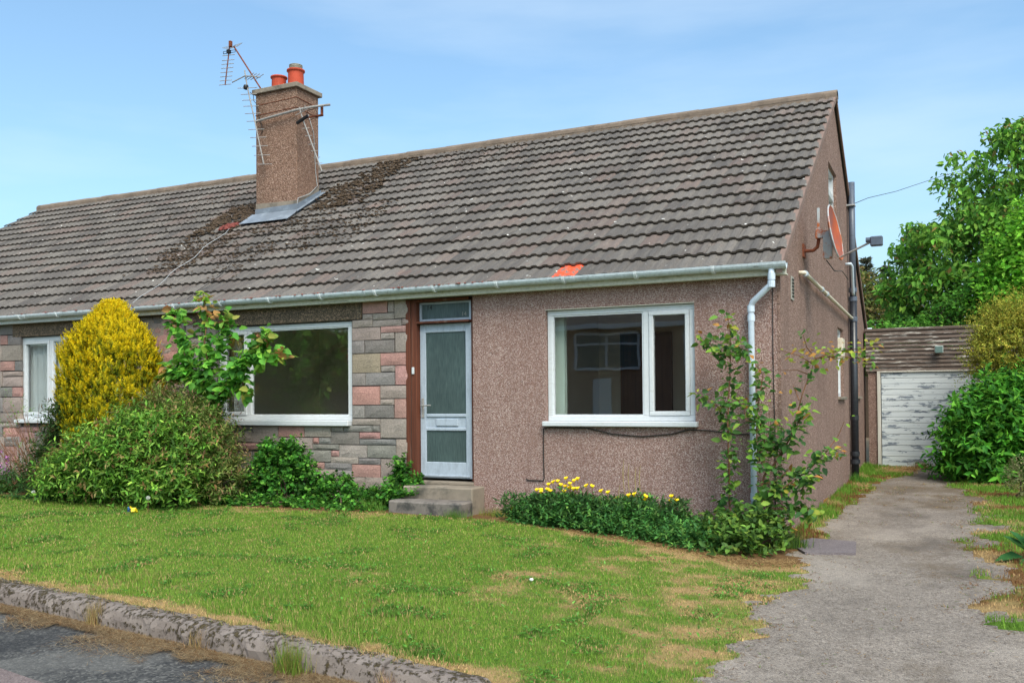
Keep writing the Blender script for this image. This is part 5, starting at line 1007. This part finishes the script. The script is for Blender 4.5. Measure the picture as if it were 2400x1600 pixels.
# ================================================================ GRASS
def blades(name,P,h,w_,C,lean=.45,flat=False,**tags):
    n=len(P); az=R.random(n)*6.2832; D=np.stack([np.cos(az)*lean*R.random(n)*1.6,np.sin(az)*lean*R.random(n)*1.6,np.full(n,1. if not flat else .12)],1); D=nrm(D)
    if flat: D=nrm(np.stack([np.cos(az),np.sin(az),R.random(n)*.3],1))
    S=nrm(np.stack([np.cos(az+1.57+R.normal(size=n)*.6),np.sin(az+1.57+R.normal(size=n)*.6),0*az],1)); h=np.broadcast_to(h,(n,))[:,None]; w_=np.broadcast_to(w_,(n,))[:,None]
    V=np.stack([P-S*w_/2,P+S*w_/2,P+D*h],1).reshape(-1,3); f=np.arange(3*n,dtype=np.int32)
    me=bpy.data.meshes.new(name); me.vertices.add(3*n); me.vertices.foreach_set('co',V.astype(np.float32).ravel()); me.loops.add(3*n); me.loops.foreach_set('vertex_index',f); me.polygons.add(n); me.polygons.foreach_set('loop_start',np.arange(0,3*n,3,dtype=np.int32)); me.update(calc_edges=True)
    a=me.color_attributes.new('col','FLOAT_COLOR','POINT'); cc=np.repeat(np.clip(C,.002,1),3,axis=0); a.data.foreach_set('color',np.c_[cc,np.ones(len(cc))].astype(np.float32).ravel())
    return link(name,me,M['grass'],**tags)
def lawn_grass(N):
    x=R.uniform(-14,.55,N); y=R.uniform(-6.0,-.45,N); d=np.hypot(x-CAM.x,y-CAM.y)
    fr=y-ykerb(x); keep=(y<ybed(x)+.05+.12*(fbm(x*4,y*4,2)-.5))&(lawnedge(x,y)>.0)&((fr>.03)|(x>-.45))&(R.random(N)<np.clip(4.6/d,0,1)**1.15)
    keep&=~((x>-4.75)&(x<-3.6)&(y>-.70)); x=x[keep];y=y[keep];d=d[keep]; n=len(x)
    dr=dryness(x,y); keep=R.random(n)<(1-.15*dr); x=x[keep];y=y[keep];d=d[keep];dr=dr[keep]; n=len(x)
    tall=sst(.45,.75,fbm(x*1.1+40,y*1.1,3))*sst(1.6,.3,y-ykerb(x)); weed=sst(.60,.66,fbm(x*2.6+7,y*2.6+3,3))
    h=(.016+.018*R.random(n))*(1-.3*dr)+.04*tall*R.random(n)*(1-dr); w_=.0042*np.clip(d/5,1,2.6)*(1+1.3*weed)
    f=np.clip(dr*.9+.16*R.standard_normal(n),0,1)[:,None]; isdry=(R.random(n)[:,None]<f); lite=fbm(x*.7,y*.7+50,3)[:,None]
    gcol=GREEN*(1-lite)+GREEN2*lite*1.15; gcol=gcol*(1-weed[:,None]*.6)+DARKG*weed[:,None]*.6
    gcol=np.where(R.random((n,1))<.10,STRAW*.95,gcol)
    c=np.where(isdry,STRAW*(.62+.55*R.random((n,1))),gcol)*(1+.20*R.standard_normal((n,1)))
    z_=lawnz(x,y); blades('lawn_grass',np.stack([x,y,z_-.004],1),h,w_,c,label='short mown lawn grass, green and straw patches',category='grass',kind='stuff')
lawn_grass(900000)
def weeds(N):
    x=R.uniform(-12,.3,N); y=R.uniform(-5.6,-.8,N); d=np.hypot(x-CAM.x,y-CAM.y)
    m=fbm(x*2.6+7,y*2.6+3,3)+.18*(fbm(x*7,y*7,2)-.5); k=((m>.60)&(R.random(N)<.22)|(R.random(N)<.035))&(y<ybed(x)-.05)&(lawnedge(x,y)>.05)&(y-ykerb(x)>.12)&(R.random(N)<np.clip(6/d,0,1)); x,y=x[k],y[k]; n=len(x)
    P=np.stack([x,y,lawnz(x,y)+.012+.02*R.random(n)],1); D=nrm(np.c_[R.standard_normal((n,2)),.25+.3*R.random(n)]); leaves('lawn_weeds',P,D,np.tile([0,0,1.],(n,1)),R.uniform(.02,.05,n),R.uniform(.010,.022,n),colmix(n,[g(98,150,60),g(80,132,54),g(118,164,80)],[3,3,1]),M['leaf'],label='patches of clover and broad leaved weeds in the lawn',category='weeds',kind='stuff')
weeds(120000)
n=14000; x=R.uniform(-3.2,.3,n); y=ybed(x)+R.normal(size=n)*.10+.06; blades('bed_straw',np.stack([x,y,Gl(x,y)*(1-sst(-.35,.45,x))+(Gd(x,y)+.007)*sst(-.35,.45,x)+.004],1),R.uniform(.03,.09,n),.005,np.where(R.random((n,1))<.7,STRAW,BROWN)*(.6+.6*R.random((n,1))),flat=True,label='dead straw strip along the front of the flower bed',category='straw',kind='stuff')
def verge_grass(N):
    x=np.r_[R.uniform(0,1.2,N),R.uniform(1.4,4.2,N)]; y=np.r_[R.uniform(-.3,10.3,N),R.uniform(-5.5,10.3,N)]; a=np.r_[np.ones(N,bool),np.zeros(N,bool)]
    m=np.where(a,stripmask(x,y),vergemask(x,y)); d=np.hypot(x-CAM.x,y-CAM.y); dr=dry2(x,y); keep=(m>.0)&(R.random(2*N)<np.clip(6/d,0,1))&(R.random(2*N)<1-.3*dr); x,y,d,dr,a=x[keep],y[keep],d[keep],dr[keep],a[keep]; n=len(x)
    edge=sst(.35,.05,x)*a; f=(R.random(n)<np.clip(dr-.25*edge,0,1))[:,None]; br=fbm(x*2.2,y*2.2+31,3)[:,None]>.55
    c=np.where(f,np.where(br,BROWN,STRAW*.9)*(.75+.5*R.random((n,1))),GREEN*(.8+.5*R.random((n,1)))); h=.025+.05*R.random(n)*(1-dr)+.08*edge*R.random(n)
    z_=Gd(x,y)+.018; blades('verge_grass',np.stack([x,y,z_],1),h,.005*np.clip(d/5,1,3),c,label='rough grass along the drive edges and gable foot',category='grass',kind='stuff')
verge_grass(110000)
n=60000; x=R.uniform(.0,2.6,n); y=R.uniform(-6,10,n); e=np.minimum(np.abs(lawnedge(x,y))+9*(y>-.3),np.minimum(np.abs(vergemask(x,y)),np.abs(stripmask(x,y))+9*(y<-.2))); k=(R.random(n)<np.exp(-e/.07)*.9)|((fbm(x*2.5+60,y*2.5,4)>.60)&(R.random(n)<.10+.06*np.clip(y,0,6))); x,y=x[k],y[k]; n=len(x)
blades('drive_debris',np.stack([x,y,Gd(x,y)+.003],1),R.uniform(.015,.05,n),.005*np.clip(np.hypot(x-CAM.x,y-CAM.y)/5,1,3),np.where(R.random((n,1))<.55,BROWN*.9,np.where(R.random((n,1))<.6,STRAW*.85,GREEN*.8))*(.6+.6*R.random((n,1))),flat=True,label='dead grass and moss crumbs scattered on the drive',category='debris',kind='stuff')
# straw along the gutter of the road and dead grass
n=60000; x=R.uniform(-9,.6,n); off=np.abs(R.normal(size=n))*.19*(1+.5*(fbm(x*1.2,x*0+3,3)-.5)*2); y=ykerb(x)-.17-off; k=(fbm(x*2.2,y*2.2+9,3)+.2*(off<.15)>.47); x,y=x[k],y[k]; n=len(x)
blades('dry_straw',np.stack([x,y,np.full(n,-.618)+R.random(n)*.012],1),R.uniform(.03,.11,n),.0032,np.where(R.random((n,1))<.7,np.array(L3(168,146,112)),BROWN)*(.6+.55*R.random((n,1))),flat=True,label='dead straw lying in the road gutter below the kerb',category='straw',kind='stuff')
n=9000; x=R.uniform(-9,-.4,n); y=ykerb(x)+R.normal(size=n)*.035-.0; blades('kerb_fringe',np.stack([x,y,np.full(n,-.485)-.06*sst(-1.6,-.5,x)],1),R.uniform(.02,.06,n),.004,np.where(R.random((n,1))<.75,STRAW,GREEN)*(.7+.5*R.random((n,1))),lean=1.2,label='dry straw fringe hanging over the kerb top',category='grass',kind='stuff')
def tuft(name,x,y,z_,n,h,rad,cols,label,lean=.5):
    P=np.stack([x+R.normal(size=n)*rad,y+R.normal(size=n)*rad*.6,np.full(n,z_)],1); blades(name,P,R.uniform(.35,1,n)*h,.005,colmix(n,cols,[1]*len(cols),.2),lean,label=label,category='grass tuft')
kz=lambda x:-.62
tuft('grass_tuft',-1.98,float(ykerb(-1.98))-.24,-.62,420,.24,.055,[GREEN,g(120,128,60),g(150,140,80)],'tall green grass tuft growing at the kerb foot',.4)
tuft('grass_tuft',-4.06,float(ykerb(-4.06))-.17,-.62,300,.22,.04,[STRAW,g(150,134,90)],'dry straw tuft in the joint between two kerb stones',.35)
tuft('grass_tuft',-2.9,float(ykerb(-2.9))-.16,-.62,240,.17,.05,[STRAW,g(160,140,96)],'dead grass tuft leaning on the blotched kerb stone',.5)
tuft('grass_tuft',-1.25,float(ykerb(-1.25))-.17,-.63,260,.16,.035,[g(170,140,120),STRAW],'pinkish dead grass tuft before the end kerb stone',.6)
tuft('grass_tuft',-3.62,-.66,-.42,520,.20,.08,[GREEN,g(90,130,56)],'green grass tuft at the right end of the lower step',.5)
tuft('grass_tuft',-4.85,-.6,-.40,420,.28,.08,[GREEN,g(110,146,70)],'long green grass tuft left of the lower step',.5)
tuft('grass_tuft',-3.3,-.12,-.42,700,.15,.16,[GREEN,g(140,130,70)],'strip of rough grass at the wall foot right of the steps',.5)
tuft('grass_tuft',.12,7.1,-.52,520,.24,.10,[g(70,128,50),GREEN],'bright green tuft around the black soil pipe foot',.6)
tuft('grass_tuft',.08,-.25,-.54,600,.26,.10,[GREEN,g(84,110,60)],'dark grass tuft at the house corner behind the rose',.5)
tuft('grass_tuft',1.1,10.1,-.46,500,.22,.11,[GREEN,BROWN,STRAW],'weedy tuft in front of the garage door',.6)
# dandelion clocks, litter, pebble
for x,y,h,lb in ((-9.29,-1.88,.17,'white dandelion clock at the left end of the lawn edge'),(-7.2,-1.9,.20,'white dandelion clock beside the litter packet')):
    t=thing('dandelion_clock',(x,y,-.3),lb,'dandelion','dandelion clocks'); z0=float(Gl(x,y)); MB().tube([(x,y,z0-.01),(x,y,z0+h)],.003,4).build('stem',M['twig'],t)
    n=160; d=nrm(R.standard_normal((n,3))); leaves('seed_head',np.tile([x,y,z0+h],(n,1)),d,nrm(R.standard_normal((n,3))),.028,.008,colmix(n,[g(226,226,220)],[1],.05),M['leaf'],t)
lp=thing('litter_packet',(-7.47,-1.90,-.3),'crumpled yellow and blue packet lying at the lawn edge','litter')
z0=float(Gl(-7.47,-1.90))+.02
def crumple(cx_,cy_,w_,h_,m,nm):
    vs=[];fs=[]
    for j in range(4):
        for i in range(5): vs.append((cx_+w_*(i/4-.5)+R.normal()*.006,cy_+.03*math.sin(i*2+j)+R.normal()*.01,z0+h_*j/3-.3*w_*(i/4-.5)+R.normal()*.006))
    for j in range(3):
        for i in range(4): a_=j*5+i; fs.append((a_,a_+1,a_+6,a_+5))
    MB().add(vs,fs).build(nm,m,lp)
crumple(-7.45,-1.90,.10,.045,M['foil_y'],'packet_front'); crumple(-7.52,-1.89,.05,.05,M['foil_b'],'packet_corner')
MB().lathe((-1.47,-3.25,float(lawnz(np.array(-1.47),np.array(-3.25)))+.02),[(0,-.012),(.015,-.005),(.019,.002),(.012,.012),(0,.014)],9,False).build('pebble',M['white'],smooth=True,**T('small white pebble on the lawn','pebble'))
